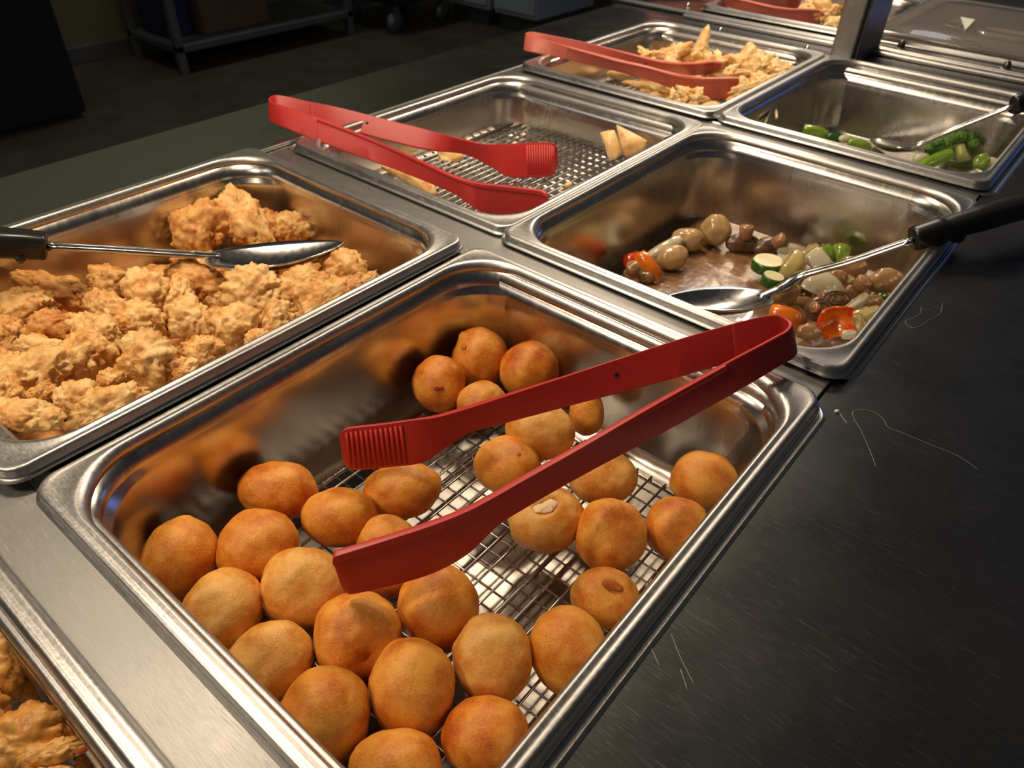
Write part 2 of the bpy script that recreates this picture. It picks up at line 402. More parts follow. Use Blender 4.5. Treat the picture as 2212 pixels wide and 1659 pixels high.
# ---------------------------------------------------------------- pans
def ring(hx, hy, cx_, cy_, r, z, seg=10):
    out = []
    for k, (sx, sy) in enumerate(((1, 1), (-1, 1), (-1, -1), (1, -1))):
        for i in range(seg + 1):
            a = math.pi / 2 * (k + i / seg)
            out.append((cx_ + sx * (hx - r) + r * math.cos(a), cy_ + sy * (hy - r) + r * math.sin(a), z))
    return out
def rings_geo(rs, close_last=True):
    n = len(rs[0]); V = [p for r in rs for p in r]; Fc = []
    for i in range(len(rs) - 1):
        for k in range(n):
            a = i * n + k; b_ = i * n + (k + 1) % n
            Fc.append((a, b_, b_ + n, a + n))
    if close_last: Fc.append(tuple(range((len(rs) - 1) * n, len(rs) * n)))
    return V, Fc
def pan(name, x0, y0, z0, depth, label, group='stainless food pans in the counter', wx=WX, wy=WY, fl=.0102, lip=-.0062, cat='pan'):
    hx, hy = wx / 2, wy / 2
    root = empty(name, (x0 + hx, y0 + hy, z0))
    def R(d, r, z): return ring(hx + d, hy + d, 0, 0, r, z)
    k = fl / .0102
    fr = [R(.0102 * k, .0130, lip - .0008), R(.0102 * k, .0130, lip), R(.0088 * k, .0122, lip + .0003), R(.0083 * k, .0120, lip + .0013), R(.0081 * k, .0118, -.0016), R(.0075 * k, .0112, -.0006), R(.0063 * k, .0108, -.0002),
          R(.0050 * k, .0110, -.0006), R(.0036, .0330, -.0006), R(.0026, .0350, 0), R(.0012, .0360, -.0002), R(.0002, .0370, -.0014), R(-.0006, .0372, -.0034), R(-.0010, .0372, -.0062)]
    v, f = rings_geo(fr, False)
    rimo = obj('rim', mesh('rim', v, f, M['rim']), root)
    br = [R(-.0010, .0372, -.0062), R(-.0020, .038, -.0165), R(-.0022, .038, -.0175), R(-.0026, .0445, -.0205), R(-.0030, .0445, -.0225)]
    n = 4
    for i in range(1, n + 1):
        t_ = i / n; br.append(R(-.0030 - .0052 * t_, .0445 - .004 * t_, -.0225 - (depth - .0225 - .017) * t_))
    for a in (20, 40, 60, 75, 90):
        a_ = math.radians(a); br.append(R(-.0082 - .016 * (1 - math.cos(a_)), .0405 - .012 * (1 - math.cos(a_)), -depth + .017 * (1 - math.sin(a_))))
    br.append(R(-.05, .02, -depth - .0004))
    v, f = rings_geo(br)
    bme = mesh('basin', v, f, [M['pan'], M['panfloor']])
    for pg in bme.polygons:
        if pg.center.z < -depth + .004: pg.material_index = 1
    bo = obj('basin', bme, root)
    for o in (rimo, bo):
        md = o.modifiers.new('thick', 'SOLIDIFY'); md.thickness = .0007; md.offset = -1
    tag(root, label, cat, group)
    return root
P = {}
P['B0'] = pan('food_pan', .0091, -.3438, 0, .100, 'steel pan of tempura cut off by the lower left corner')
P['B1'] = pan('food_pan', .0091, 0, 0, .100, 'steel pan holding the fried dough balls')
P['A1'] = pan('food_pan', -.2545, -.0071, .0065, .100, 'steel pan heaped with battered chicken')
P['B2'] = pan('food_pan', .0103, .3386, .0021, .100, 'steel pan with mushrooms and vegetables in brown sauce')
P['A2'] = pan('food_pan', -.2478, .3453, .0019, .066, 'nearly empty shallow steel pan under the bright red tongs')
P['A3'] = pan('food_pan', -.2547, .6871, .0034, .066, 'shallow steel pan full of fried wontons')
P['B3'] = pan('food_pan', .0077, .6903, .0027, .092, 'steel pan with a few pieces of broccoli left')
P['A4'] = pan('food_pan', -.2500, 1.1350, .0040, .066, 'steel pan of wontons on the rear counter, left of the post')
P['B4'] = pan('food_pan', .0110, 1.1520, .0020, .100, 'steel pan under the clear lid on the rear counter')
for i in range(5):
    y0 = (i - 1) * PITCH if i < 4 else 1.147
    pan('water_pan', -.2570, y0 + .004, ZC + .0011, .155, ['water pan whose lip shows under the tempura pan', 'water pan whose lip corner shows under the dough ball pan', 'water pan whose lip corner shows under the mushroom pan',
        'water pan whose lip corner shows under the broccoli pan', 'water pan under the lidded pan of the rear counter'][i], 'water pans in the wells', wx=.5140, wy=.292, fl=.0110, lip=-.0010, cat='water pan')

# ---------------------------------------------------------------- wire racks
def rack(x0, x1, y0, y1, z, label, dx=.0101, dy=.0098, wr=1.0):
    cx_, cy_ = (x0 + x1) / 2, (y0 + y1) / 2
    root = empty('wire_rack', (cx_, cy_, z))
    hx, hy, r = (x1 - x0) / 2, (y1 - y0) / 2, .012
    path = [Vector(p) for p in ring(hx, hy, 0, 0, r, -.002, 6)]; path.append(path[0]); path.append(path[1])
    v, f = tube_geo(path, .0019, 8, cap=False)
    obj('frame', mesh('frame', v, f, M['wire']), root)
    nx, ny = int(2 * hx / dx), int(2 * hy / dy)
    v, f = tube_geo([Vector((0, -hy - .001, 0)), Vector((0, hy + .001, 0))], .00085 * wr, 6); mw = mesh('long_wire', v, f, M['wire'])
    v, f = tube_geo([Vector((-hx - .001, 0, 0)), Vector((hx + .001, 0, 0))], .00070 * wr, 6); mc = mesh('cross_wire', v, f, M['wire'])
    for i in range(1, nx): obj('long_wire', mw, root, (-hx + 2 * hx * i / nx, 0, .0010))
    for i in range(1, ny): obj('cross_wire', mc, root, (0, -hy + 2 * hy * i / ny, -.0005))
    for sx in (-.45, .0, .45):
        v, f = tube_geo([Vector((sx * hx, -hy, -.005)), Vector((sx * hx, hy, -.005))], .0016, 8)
        obj('support_rod', mesh('support_rod', v, f, M['wire']), root)
    for sx in (-1, 1):
        for sy in (-1, 1):
            v, f = tube_geo([Vector((sx * (hx - .02), sy * (hy - .003), -.002)), Vector((sx * (hx - .02), sy * (hy - .003), -.0145))], .002, 8)
            obj('foot', mesh('foot', v, f, M['wire']), root)
    tag(root, label, 'rack', 'wire racks in the pans')
rack(.033, .229, .034, .264, -.083, 'wire rack under the fried dough balls')
rack(-.236, -.015, .357, .630, -.0495, 'wire rack in the nearly empty pan under bright red tongs', .0085, .0125, 1.75)
rack(-.243, -.024, .700, .974, -.0480, 'wire rack under the wontons in the pan with the pinkish tongs', .0085, .0125, 1.75)
rack(-.238, -.020, 1.148, 1.420, -.0475, 'wire rack in the wonton pan of the rear counter', .0085, .0125, 1.75)

# ---------------------------------------------------------------- tongs
def ribbon_geo(T, Bt, th, lip=0.0, side=1):
    """T, Bt: top and bottom edge points; th: half thickness; lip: extra thickness of the outer top edge"""
    n = len(T); V, Fc = [], []
    prof = [(0.0, .6), (0.03, 1 + lip), (0.15, 1 + lip), (0.20, 1), (0.96, 1), (1.0, .6), (1.0, -.6), (0.96, -1), (0.0, -.6)]
    m_ = len(prof)
    for i in range(n):
        t_ = (T[min(i + 1, n - 1)] + Bt[min(i + 1, n - 1)] - T[max(i - 1, 0)] - Bt[max(i - 1, 0)]).normalized()
        d = (Bt[i] - T[i]); nn = t_.cross(d.normalized()).normalized()
        for u, s in prof: V.append(T[i] + d * u + nn * (s * th * side))
    for i in range(n - 1):
        for k in range(m_):
            a = i * m_ + k; b_ = i * m_ + (k + 1) % m_
            Fc.append((a, b_, b_ + m_, a + m_))
    Fc.append(tuple(reversed(range(m_)))); Fc.append(tuple(range((n - 1) * m_, n * m_)))
    if side < 0: Fc = [tuple(reversed(q)) for q in Fc]
    return V, Fc
def tongs(Pst, Hst, Qst, label, mat, n_rib=12, rib_frac=(0, .035), shift=Vector((0, 0, 0)), group='red nylon tongs', side=1):
    """stations (px_top, py_top, px_bot, py_bot, z_top, z_bot); Pst from tip to hinge, Qst from hinge to tip"""
    def conv(L): return [at(a, b_, z1) + shift for a, b_, c_, d, z1, z2 in L], [at(c_, d, z2) + shift for a, b_, c_, d, z1, z2 in L]
    allst = Pst + Hst + Qst
    T, Bt = conv(allst)
    K = 8; Ts, Bs = catmull(T, K), catmull(Bt, K)
    iP, iQ = (len(Pst) - 1) * K, (len(Pst) + len(Hst)) * K
    base = (Ts[iP] + Ts[iQ]) / 2
    root = empty('tongs', base)
    def part(name, a, b_, round_end=0):
        tt, bb = [p - base for p in Ts[a:b_ + 1]], [p - base for p in Bs[a:b_ + 1]]
        if round_end:                                   # rounded tip corners
            rng = range(6) if round_end > 0 else range(6)
            for q in rng:
                idx = q if round_end > 0 else len(tt) - 1 - q
                s_ = (1 - ((q + .2) / 6.0)) ; ins = (1 - math.sqrt(max(0, 1 - s_ * s_))) * .34
                c0, c1 = tt[idx].copy(), bb[idx].copy()
                tt[idx] = c0.lerp(c1, ins * .55); bb[idx] = c1.lerp(c0, ins)
        v, f = ribbon_geo(tt, bb, .00135, 1.1 if name == 'arm' else .0, side)
        me_ = mesh(name, v, f, mat); me_.set_sharp_from_angle(angle=.8)
        return obj(name, me_, root)
    armP = part('arm', 0, iP, 1); bend = part('spring_bend', iP, iQ); armQ = part('arm', iQ, len(Ts) - 1, -1)
    for o in (armP, bend, armQ):
        md = o.modifiers.new('bevel', 'BEVEL'); md.width = .0006; md.segments = 2; md.limit_method = 'ANGLE'; md.angle_limit = .6
    # gripping ribs on the inner face of each paddle, a dark plug for the hanging hole's shade
    for arm, (Tl, Bl), sgn in ((armP, (Ts[:iP + 1], Bs[:iP + 1]), 1), (armQ, (Ts[iQ:][::-1], Bs[iQ:][::-1]), -1)):
        acc = 0; samp = []
        want = [.004 + k * .0028 for k in range(n_rib)]
        gs = []
        for i in range(len(Tl) - 1):
            seg = (Tl[i + 1] - Tl[i]).length
            while want and acc + seg >= want[0]:
                u = (want[0] - acc) / max(seg, 1e-9)
                a, b_ = Tl[i].lerp(Tl[i + 1], u), Bl[i].lerp(Bl[i + 1], u)
                t_ = (Tl[i + 1] - Tl[i]).normalized(); nn = t_.cross((b_ - a).normalized()).normalized()
                off = nn * (-.00128 * side)
                p0, p1 = a.lerp(b_, .08) + off * 1 - base, a.lerp(b_, .93) + off * 1 - base
                if sgn < 0: p0, p1 = a.lerp(b_, .08) - off - base, a.lerp(b_, .93) - off - base
                gs.append(tube_geo([p0, p1], .00095, 6)); want.pop(0)
            acc += seg
            if not want: break
        if gs:
            v, f = join_geo(gs)
            g = obj('grip_ribs', mesh('grip_ribs', v, f, mat), arm); g['kind'] = 'stuff'
    i = int(iP * .82); nn = ((Ts[i + 1] - Ts[i]).cross(Bs[i] - Ts[i])).normalized(); c_ = Ts[i].lerp(Bs[i], .42) - base
    v, f = tube_geo([c_ - nn * .0016, c_ + nn * .0016], .0013, 12, up=Vector((0, 0, 1)))
    h = obj('dark_hole_plug', mesh('dark_hole_plug', v, f, M['hole_shade']), armP)
    tag(root, label, 'tongs', group)
    return root

def st(a, b_, c_, d, z, wd): return (a, b_, c_, d, z, z - wd)
T1P = [st(733, 930, 744, 1009, -.0200, .0262), st(760, 923, 772, 1014, -.0185, .0262), st(830, 915, 844, 1008, -.0150, .0262), st(899, 905, 914, 998, -.0115, .025), st(945, 899, 960, 968, -.0090, .0215), st(1000, 884, 1014, 934, -.0068, .0165),
       st(1084, 857, 1094, 912, -.0030, .0162), st(1250, 803, 1258, 869, .0045, .0165), st(1450, 738, 1458, 817, .0135, .0168), st(1580, 700, 1587, 779, .0195, .0168)]
T1H = [st(1650, 683, 1658, 756, .0225, .0165), st(1684, 682, 1694, 748, .0232, .0162), st(1705, 695, 1717, 757, .0232, .0162), st(1700, 711, 1712, 773, .0230, .0162), st(1672, 728, 1683, 790, .0225, .0162)]
T1Q = [st(1562, 786, 1574, 855, .0195, .0165), st(1400, 875, 1412, 944, .0120, .0167), st(1250, 961, 1262, 1023, .0058, .0168), st(1120, 1034, 1132, 1097, .0012, .0170), st(1060, 1068, 1072, 1136, -.0008, .018),
       st(1000, 1099, 1014, 1192, -.0025, .0225), st(930, 1126, 946, 1232, -.0042, .026), st(850, 1152, 868, 1258, -.0060, .0265), st(740, 1186, 770, 1280, -.0085, .0265), st(714, 1194, 744, 1282, -.0092, .0262)]
tongs(T1P, T1H, T1Q, 'bright red tongs lying across the dough ball pan', M['red'])
T2P = [st(1204, 314, 1204, 370, -.0180, .0262), st(1185, 308, 1187, 381, -.0170, .0262), st(1140, 309, 1144, 383, -.0150, .0262), st(1095, 311, 1099, 382, -.0130, .0255), st(1047, 311, 1052, 356, -.0105, .019), st(1000, 301, 1004, 333, -.0080, .0150),
       st(924, 281, 928, 325, -.0030, .0155), st(829, 257, 832, 303, .0035, .0160), st(735, 233, 738, 277, .0110, .0160), st(670, 220, 673, 262, .0165, .0160)]
T2H = [st(617, 208, 618, 252, .0205, .0160), st(592, 206, 592, 251, .0215, .0160), st(583, 213, 583, 258, .0218, .0160), st(590, 221, 592, 266, .0215, .0160), st(622, 232, 625, 281, .0200, .0160)]
T2Q = [st(686, 254, 689, 306, .0150, .0162), st(781, 290, 784, 341, .0075, .0165), st(876, 331, 879, 376, .0010, .0165), st(971, 374, 975, 415, -.0050, .0170), st(1010, 388, 1012, 440, -.0070, .0200),
       st(1040, 395, 1040, 457, -.0085, .0240), st(1098, 401, 1096, 466, -.0115, .0260), st(1165, 409, 1160, 472, -.0140, .0262), st(1186, 417, 1182, 474, -.0150, .0255)]
tongs(T2P, T2H, T2Q, 'bright red tongs lying over the nearly empty pan', M['red'], side=-1)
T3P = [st(1564, 137, 1560, 156, -.0030, .0240), st(1540, 134, 1540, 160, -.0020, .0245), st(1515, 137, 1515, 161, -.0010, .024), st(1491, 138, 1492, 162, .0000, .022), st(1450, 137, 1452, 156, .0015, .0165), st(1384, 123, 1386, 148, .0050, .0160), st(1271, 93, 1273, 123, .0120, .0160)]
T3H = [st(1190, 76, 1190, 107, .0175, .0160), st(1150, 69, 1148, 103, .0195, .0160), st(1137, 72, 1133, 108, .0200, .0160), st(1150, 78, 1148, 113, .0195, .0160), st(1190, 89, 1189, 121, .0170, .0160)]
T3Q = [st(1226, 99, 1226, 129, .0150, .0160), st(1339, 129, 1338, 155, .0065, .0165), st(1400, 143, 1400, 173, .0020, .0170), st(1440, 154, 1442, 187, -.0005, .0200), st(1480, 163, 1484, 200, -.0030, .0240),
       st(1520, 167, 1524, 212, -.0055, .0262), st(1560, 167, 1562, 214, -.0075, .0265), st(1605, 167, 1602, 210, -.0100, .0262), st(1622, 173, 1618, 206, -.0110, .0245)]
tongs(T3P, T3H, T3Q, 'red tongs, pinkish from glare, over the wonton pan', M['pinkred'], 10, side=-1)
sh = at(1780, 14, .0) - at(1618, 172, -.010); sh.z = .004
tongs(T3P, T3H, T3Q, 'red tongs, pinkish from glare, cut off by the top edge, left of the post', M['pinkred'], 10, shift=sh, side=-1)

# ---------------------------------------------------------------- spoons
def spoon(N, T, W, dep, shaft, handle, hook, label, lat=None, sw=.0048, hw=(.0085, .0105), curve_up=Vector((0, 0, 1)), asym=0.0):
    """N neck point, T bowl tip, W bowl width; shaft: points from neck outwards; handle: (point, half width, half height)"""
    root = empty('serving_spoon', N)
    ax = (T - N); L = ax.length; ax = ax.normalized()
    if lat is None: lat = ax.cross(curve_up)
    lat = (lat - ax * lat.dot(ax)).normalized(); up = lat.cross(ax).normalized()
    if up.z < 0: up = -up
    nu, nv = 28, 16; V, Fc = [], []
    for i in range(nu + 1):
        u = i / nu
        wdt = W / 2 * (math.sin(math.pi * min(1, u ** .82)) ** .62 if 0 < u < 1 else 0) + sw * (1 - u) ** 6
        zd = dep * math.sin(math.pi * u) ** .75 if 0 < u < 1 else 0
        for j in range(nv + 1):
            v_ = -1 + 2 * j / nv
            V.append(ax * (L * u) + lat * (wdt * (v_ - asym)) - up * (zd * (1 - v_ * v_)))
    for i in range(nu):
        for j in range(nv):
            a = i * (nv + 1) + j; Fc.append((a, a + 1, a + nv + 2, a + nv + 1))
    bo = obj('bowl', mesh('bowl', V, Fc, M['spoon']), root)
    md = bo.modifiers.new('thick', 'SOLIDIFY'); md.thickness = .0012; md.offset = 0
    sp = [N + ax * .010] + shaft
    pts = catmull(sp, 8); pts = [p - N for p in pts]
    v, f = tube_geo(pts, [(sw * (.55 + .45 * min(1, i / 8)), .0006 + .0016 * min(1, i / 8)) for i in range(len(pts))], 12, power=.7)
    so = obj('shaft', mesh('shaft', v, f, M['spoon']), root)
    rb = [p + Vector((0, 0, .0021)) for p in pts[6:]]
    v, f = tube_geo(rb, [(.0013, .0009)] * len(rb), 8)
    obj('stiffening_rib', mesh('stiffening_rib', v, f, M['spoon']), so)
    hp = catmull([h_[0] for h_ in handle], 8); n = len(hp)
    rr = []
    for i in range(n):
        t_ = i / 8; k = min(int(t_), len(handle) - 2); fr_ = t_ - k
        rr.append((handle[k][1] * (1 - fr_) + handle[k + 1][1] * fr_, handle[k][2] * (1 - fr_) + handle[k + 1][2] * fr_))
    rr[0] = (rr[0][0] * .9, rr[0][1] * .9)
    v, f = tube_geo([p - N for p in hp], rr, 16, power=.55)
    ho = obj('handle', mesh('handle', v, f, M['black']), root)
    hk = [p - N for p in hook[0]]
    v, f = tube_geo(hk, [(hook[1], hook[1] * 1.4), (hook[1] * .95, hook[1] * 1.1), (hook[1] * .5, hook[1] * .5)], 12)
    obj('rest_hook', mesh('rest_hook', v, f, M['black']), ho)
    tag(root, label, 'spoon', 'serving spoons with black handles')
# chicken pan
N = at(446, 554, -.021); T = at(742, 523, -.018)
lat1 = at(590, 517, -.024) - at(598, 592, -.016)
H1 = at(101, 532, .012)
spoon(N, T, .047, .011, [at(400, 549, -.017), at(260, 540, -.004), at(102, 532, .0115)],
      [(H1, .0072, .0088), (at(60, 528, .0150), .0078, .0095), (at(0, 524, .0185), .0080, .0095), (at(-90, 518, .022), .0085, .010), (at(-260, 505, .022), .0085, .010)],
      ([at(42, 545, .012), at(44, 556, .008), at(46, 566, .004)], .004), 'serving spoon with black handle lying on the battered chicken', lat1, asym=.36)
# mushroom pan
N = at(1666, 640, -.052); T = at(1430, 648, -.056)
lat2 = at(1568, 616, -.060) - at(1575, 674, -.050)
spoon(N, T, .052, .012, [at(1690, 621, -.049), at(1735, 594, -.042), at(1830, 567, -.024), at(1972, 519, .0035)],
      [(at(1970, 517, .0030), .0078, .0088), (at(2032, 497, .0105), .0080, .0092), (at(2040, 494, .0110), .0072, .0072), (at(2120, 472, .0170), .0078, .0090), (at(2212, 447, .0190), .0080, .0085), (at(2330, 430, .016), .0085, .009)],
      ([at(2060, 496, .0100), at(2070, 510, .0030), at(2074, 519, -.0010)], .0055), 'serving spoon with black handle resting in the mushroom pan', lat2)
# broccoli pan
N = at(1968, 321, -.050); T = at(1893, 300, -.078)
lat3 = at(1925, 300, -.050) - at(1925, 345, -.060)
spoon(N, T, .048, .009, [at(1985, 312, -.046), at(2058, 280, -.026), at(2190, 228, .0085)],
      [(at(2188, 229, .0085), .0065, .0095), (at(2215, 219, .0120), .0075, .0105), (at(2300, 195, .017), .008, .010), (at(2380, 180, .016), .008, .010)],
      ([at(2222, 226, .008), at(2226, 236, .003), at(2229, 244, -.001)], .005), 'serving spoon resting in the broccoli pan')

# ---------------------------------------------------------------- fried dough balls
RZ = -.0810
D = [ # px, py, rx, ry, tilt, kind, label
 (1037, 773, 60, 64, 0, 0, 'dough ball furthest back in the pan corner, with a small nub'),
 (1146, 800, 64, 65, 0, 0, 'smooth dough ball at the back, right of the nubbed one'),
 (948, 830, 56, 63, 8, 0, 'golden dough ball at the back left, whitish at its base'),
 (1040, 872, 54, 50, 0, 1, 'dough ball half hidden by the upper tong arm near its neck'),
 (1168, 932, 78, 62, -10, 1, 'pale dented dough ball between the two tong arms'),
 (1268, 893, 40, 50, 0, 0, 'small dark browned dough ball behind the pale dented one'),
 (1097, 1006, 72, 64, 0, 0, 'dough ball between the tong arms with a small brown pimple'),
 (1303, 1030, 73, 60, 0, 1, 'dough ball just below the lower tong arm beside bare steel'),
 (1177, 1117, 85, 72, 8, 2, 'dough ball with a torn opening showing white crumb'),
 (1319, 1157, 77, 82, 0, 3, 'dough ball with a curved crease ridge, right of the torn one'),
 (1520, 1037, 75, 64, 0, 0, 'dough ball furthest right, close to the back right corner'),
 (1462, 1142, 72, 68, 0, 0, 'dough ball against the right rim below the furthest right one'),
 (600, 1060, 84, 66, -4, 4, 'pitted dough ball furthest left under the grooved tong tip'),
 (870, 1058, 87, 62, 6, 0, 'deep orange dough ball just below the grooved tong tip'),
 (733, 1118, 82, 64, -5, 0, 'orange dough ball left of the deep orange one below the grooved tip'),
 (832, 1162, 64, 50, 0, 0, 'dough ball whose top peeks over the lower tong paddle'),
 (556, 1185, 90, 82, 10, 0, 'large dough ball below the pitted one'),
 (388, 1205, 78, 86, -15, 0, 'dough ball nearest the left corner of the pan'),
 (655, 1270, 90, 88, -30, 1, 'smooth dough ball just left of the lower tong tip'),
 (482, 1320, 90, 86, 35, 1, 'pale dough ball on the near left rim, second from the corner'),
 (580, 1430, 98, 84, 20, 1, 'wide dough ball on the near left rim, third from the corner'),
 (772, 1375, 98, 96, 0, 5, 'large dough ball with a deep dimple'),
 (948, 1312, 85, 92, 10, 0, 'dough ball directly below the lower tong paddle'),
 (845, 1232, 68, 58, 0, 0, 'dough ball mostly hidden beneath the lower tong paddle'),
 (890, 1485, 94, 107, 0, 0, 'big dough ball in the front centre'),
 (700, 1548, 100, 104, 20, 4, 'dough ball with pale speckles on the near left rim'),
 (1062, 1420, 88, 95, 0, 1, 'pale topped dough ball right of the big front centre one'),
 (1228, 1405, 82, 95, 15, 0, 'dark orange dough ball on the near right rim'),
 (1308, 1290, 76, 64, -20, 6, 'dough ball with a split brown scar on the right rim'),
 (855, 1662, 100, 84, 0, 0, 'dough ball cut off by the bottom edge, left one'),
 (1050, 1590, 92, 82, 0, 0, 'dough ball cut off by the bottom edge, right one'),
]
def cd(x, y, z): return Vector((x, y, z)).normalized()
def dent(dirs):
    def sh_(v, q):
        for d, k, a in dirs:
            g = math.exp((v.dot(d) - 1) * k); q = q * (1 - a * g)
        return q
    return sh_
for i, (px, py, rx, ry, tl, kd, lab) in enumerate(D):
    rp = (rx + ry) / 2; R_ = .02
    for _ in range(12):
        p = at(px, py, RZ + .97 * R_); R_ = rp * mpp(p)
    if px == 1168: p = at(px, py, RZ + .030)
    if px == 1268: p = at(px, py, RZ + .018)
    shp = None
    if kd == 1: shp = dent([(cd(.2, .3, .9), 9, .10)])
    if kd == 2: shp = dent([(cd(.0, .45, .9), 60, .26), (cd(.22, .55, .8), 60, .2), (cd(-.1, .5, .86), 80, .18)])
    if kd == 3: shp = dent([(cd(-.55, .55, .62), 30, -.07), (cd(-.2, .80, .55), 30, -.07), (cd(.1, .3, .95), 8, .07), (cd(-.75, .2, .62), 30, -.05)])
    if kd == 5: shp = dent([(cd(.38, -.20, .88), 120, .20), (cd(.3, -.1, .95), 12, .05)])
    if kd == 6: shp = dent([(cd(-.10, .62, .75), 70, .20), (cd(.05, .52, .85), 60, .16)])
    if px == 1037: shp = dent([(cd(-.62, .72, .3), 90, -.14)])
    if px == 1168: shp = dent([(cd(.1, .2, .95), 14, .14)])
    o = place_blob('dough_ball', p, rx * 1.0, ry * 1.0, M['dough_pale'] if kd in (1,) or kd == 2 else M['dough'], tl, .96, i + 3 + (50 if kd == 5 else 0),
                   ((0.8, .10), (2.1, .045), (4.5, .016), (9, .008), (18, .004)), 5 if kd else 4, shp)
    tag(o, lab + '', 'dough ball', 'fried dough balls in the front pan')
    s = mpp(p)
    def patch(name, d, rad, mat, squash=.45, seed=1):
        q = place_blob(name, Vector((0, 0, 0)), 1, 1, mat, 0, 1, seed, ((1.5, .35), (4, .15)), 3)
        q.data.transform(Matrix.Diagonal((rad * s * 1.0, rad * s * squash, rad * s * .22, 1)) @ Matrix.Scale(1 / (1 * mpp(Vector((0, 0, 0)))), 4))
        q.parent = o; q.rotation_quaternion = Vector((0, 0, 1)).rotation_difference(d)
        q.location = Vector((d.x * rx * s, d.y * ry * s, d.z * min(rx, ry) * s * .96)) * (.985 if name != 'torn_crumb' else .86)
        return q
    if kd == 2:
        patch('torn_crumb', cd(.0, .45, .9), 24, M['crumb'], .5, 5); patch('torn_crumb', cd(.22, .55, .8), 17, M['crumb'], .6, 8)
    if kd == 6: patch('brown_scar', cd(-.05, .62, .78), 22, M['scar'], .5, 4); patch('torn_crumb', cd(.05, .52, .85), 13, M['dough_pale'], .9, 4)
    if px in (948,): patch('brown_spot', cd(.05, -.12, .98), 10, M['scar'], .5, 2)
    if px == 1097: patch('brown_spot', cd(.35, .45, .8), 7, M['scar'], .8, 2)
    if px == 1037: patch('brown_spot', cd(-.55, .35, .75), 7, M['scar'], .9, 6)
    if kd == 4 and px == 700:
        for a in range(12):
            th_ = a * 2.4; rr_ = .10 + .028 * a
            q = patch('pale_speckle', cd(-.05 + rr_ * math.cos(th_) * .9, -.55 + rr_ * math.sin(th_) * .6, .75), 4.0, M['dough_pale'], .9, a)

# ---------------------------------------------------------------- battered chicken
C = [ # px, py, rx, ry, tilt, z, label
 (430, 500, 60, 54, 60, -.028, 'peaked chicken piece behind the spoon, left of the tallest'),
 (523, 475, 66, 46, -58, -.026, 'tallest chicken piece standing behind the spoon bowl'),
 (590, 490, 28, 36, 20, -.034, 'reddish little chicken piece behind the spoon bowl'),
 (638, 490, 42, 34, 20, -.034, 'stubby chicken piece behind the spoon bowl, nearest the back corner'),
 (440, 572, 54, 26, 0, -.046, 'chicken piece poking out just below the spoon shaft'),
 (424, 618, 74, 42, -18, -.034, 'flat brown chicken piece below the spoon neck'),
 (240, 610, 46, 34, -10, -.030, 'rounded chicken piece nearest the rear wall of the pan'),
 (316, 634, 40, 50, 20, -.026, 'upright chicken piece in the middle of the heap'),
 (302, 692, 48, 40, 10, -.022, 'craggy chicken piece just under the upright middle one'),
 (384, 652, 32, 44, 0, -.032, 'narrow chicken piece in the shade of the upright middle one'),
 (118, 625, 84, 30, -14, -.020, 'long chicken strip at the upper left'),
 (236, 668, 52, 36, -35, -.020, 'ragged chicken piece at the right end of the long strip'),
 (52, 662, 62, 38, 10, -.020, 'chicken piece under the left end of the long strip'),
 (22, 722, 36, 38, 0, -.024, 'chicken piece cut off by the left edge, middle height'),
 (116, 702, 58, 30, 5, -.018, 'chicken piece with a knobbly brown ridge on the left'),
 (207, 712, 52, 32, -30, -.018, 'triangular chicken piece above the big smooth one'),
 (184, 770, 60, 60, -40, -.014, 'big smooth pale chicken piece in the lower left'),
 (410, 692, 54, 38, -8, -.026, 'smooth golden chicken piece in the centre right'),
 (502, 705, 48, 46, 0, -.020, 'floury knobbly chicken piece near the right rim'),
 (552, 625, 66, 44, -10, -.022, 'crumbly chicken piece just below the spoon bowl'),
 (656, 628, 54, 44, -15, -.026, 'chicken piece right of the crumbly one below the bowl'),
 (743, 582, 44, 42, 0, -.026, 'curled chicken piece under the spoon tip'),
 (722, 640, 84, 30, 30, -.022, 'long chicken strip lying along the right rim'),
 (604, 690, 46, 34, 30, -.020, 'chicken piece against the right rim between strip and floury one'),
 (316, 780, 66, 54, -20, -.010, 'large craggy chicken piece at the front centre'),
 (434, 760, 48, 34, 5, -.014, 'small floury chicken lump against the right rim'),
 (76, 808, 72, 48, 25, -.010, 'knotted chicken piece at the lower left'),
 (92, 848, 36, 20, 15, -.008, 'little orange chicken nub under the knotted piece'),
 (172, 862, 52, 42, -20, -.008, 'pale chicken piece at the front, left of the front strip'),
 (236, 878, 88, 36, 24, -.004, 'pale chicken strip lying along the front right rim'),
 (60, 902, 72, 36, -8, -.002, 'pale chicken piece in the front corner of the pan'),
 (250, 822, 32, 28, 0, -.016, 'small chicken bit between the big smooth and craggy pieces'),
 (10, 862, 34, 46, 0, -.010, 'chicken piece cut off by the left edge, lower down'),
 (554, 735, 30, 20, 30, -.022, 'tiny chicken crumb by the right rim beside the floury one'),
 (392, 800, 34, 26, 25, -.014, 'small chicken bit tucked under the small floury lump'),
 (792, 606, 28, 16, 25, -.022, 'last bit of chicken by the right rim below the spoon tip'),
 (10, 785, 40, 30, 0, -.018, 'flat chicken piece at the left edge above the knotted one'),
 (95, 755, 60, 26, -10, -.024, 'chicken piece deep in the gap above the knotted one'),
 (470, 640, 34, 30, 0, -.040, 'shaded chicken bit in the gap right of the flat brown piece'),
 (585, 735, 26, 16, 30, -.026, 'sliver of chicken touching the right rim'),
]
COCT = ((0.9, .42), (1.9, -.15), (3.8, -.085), (8, -.05), (17, -.024))
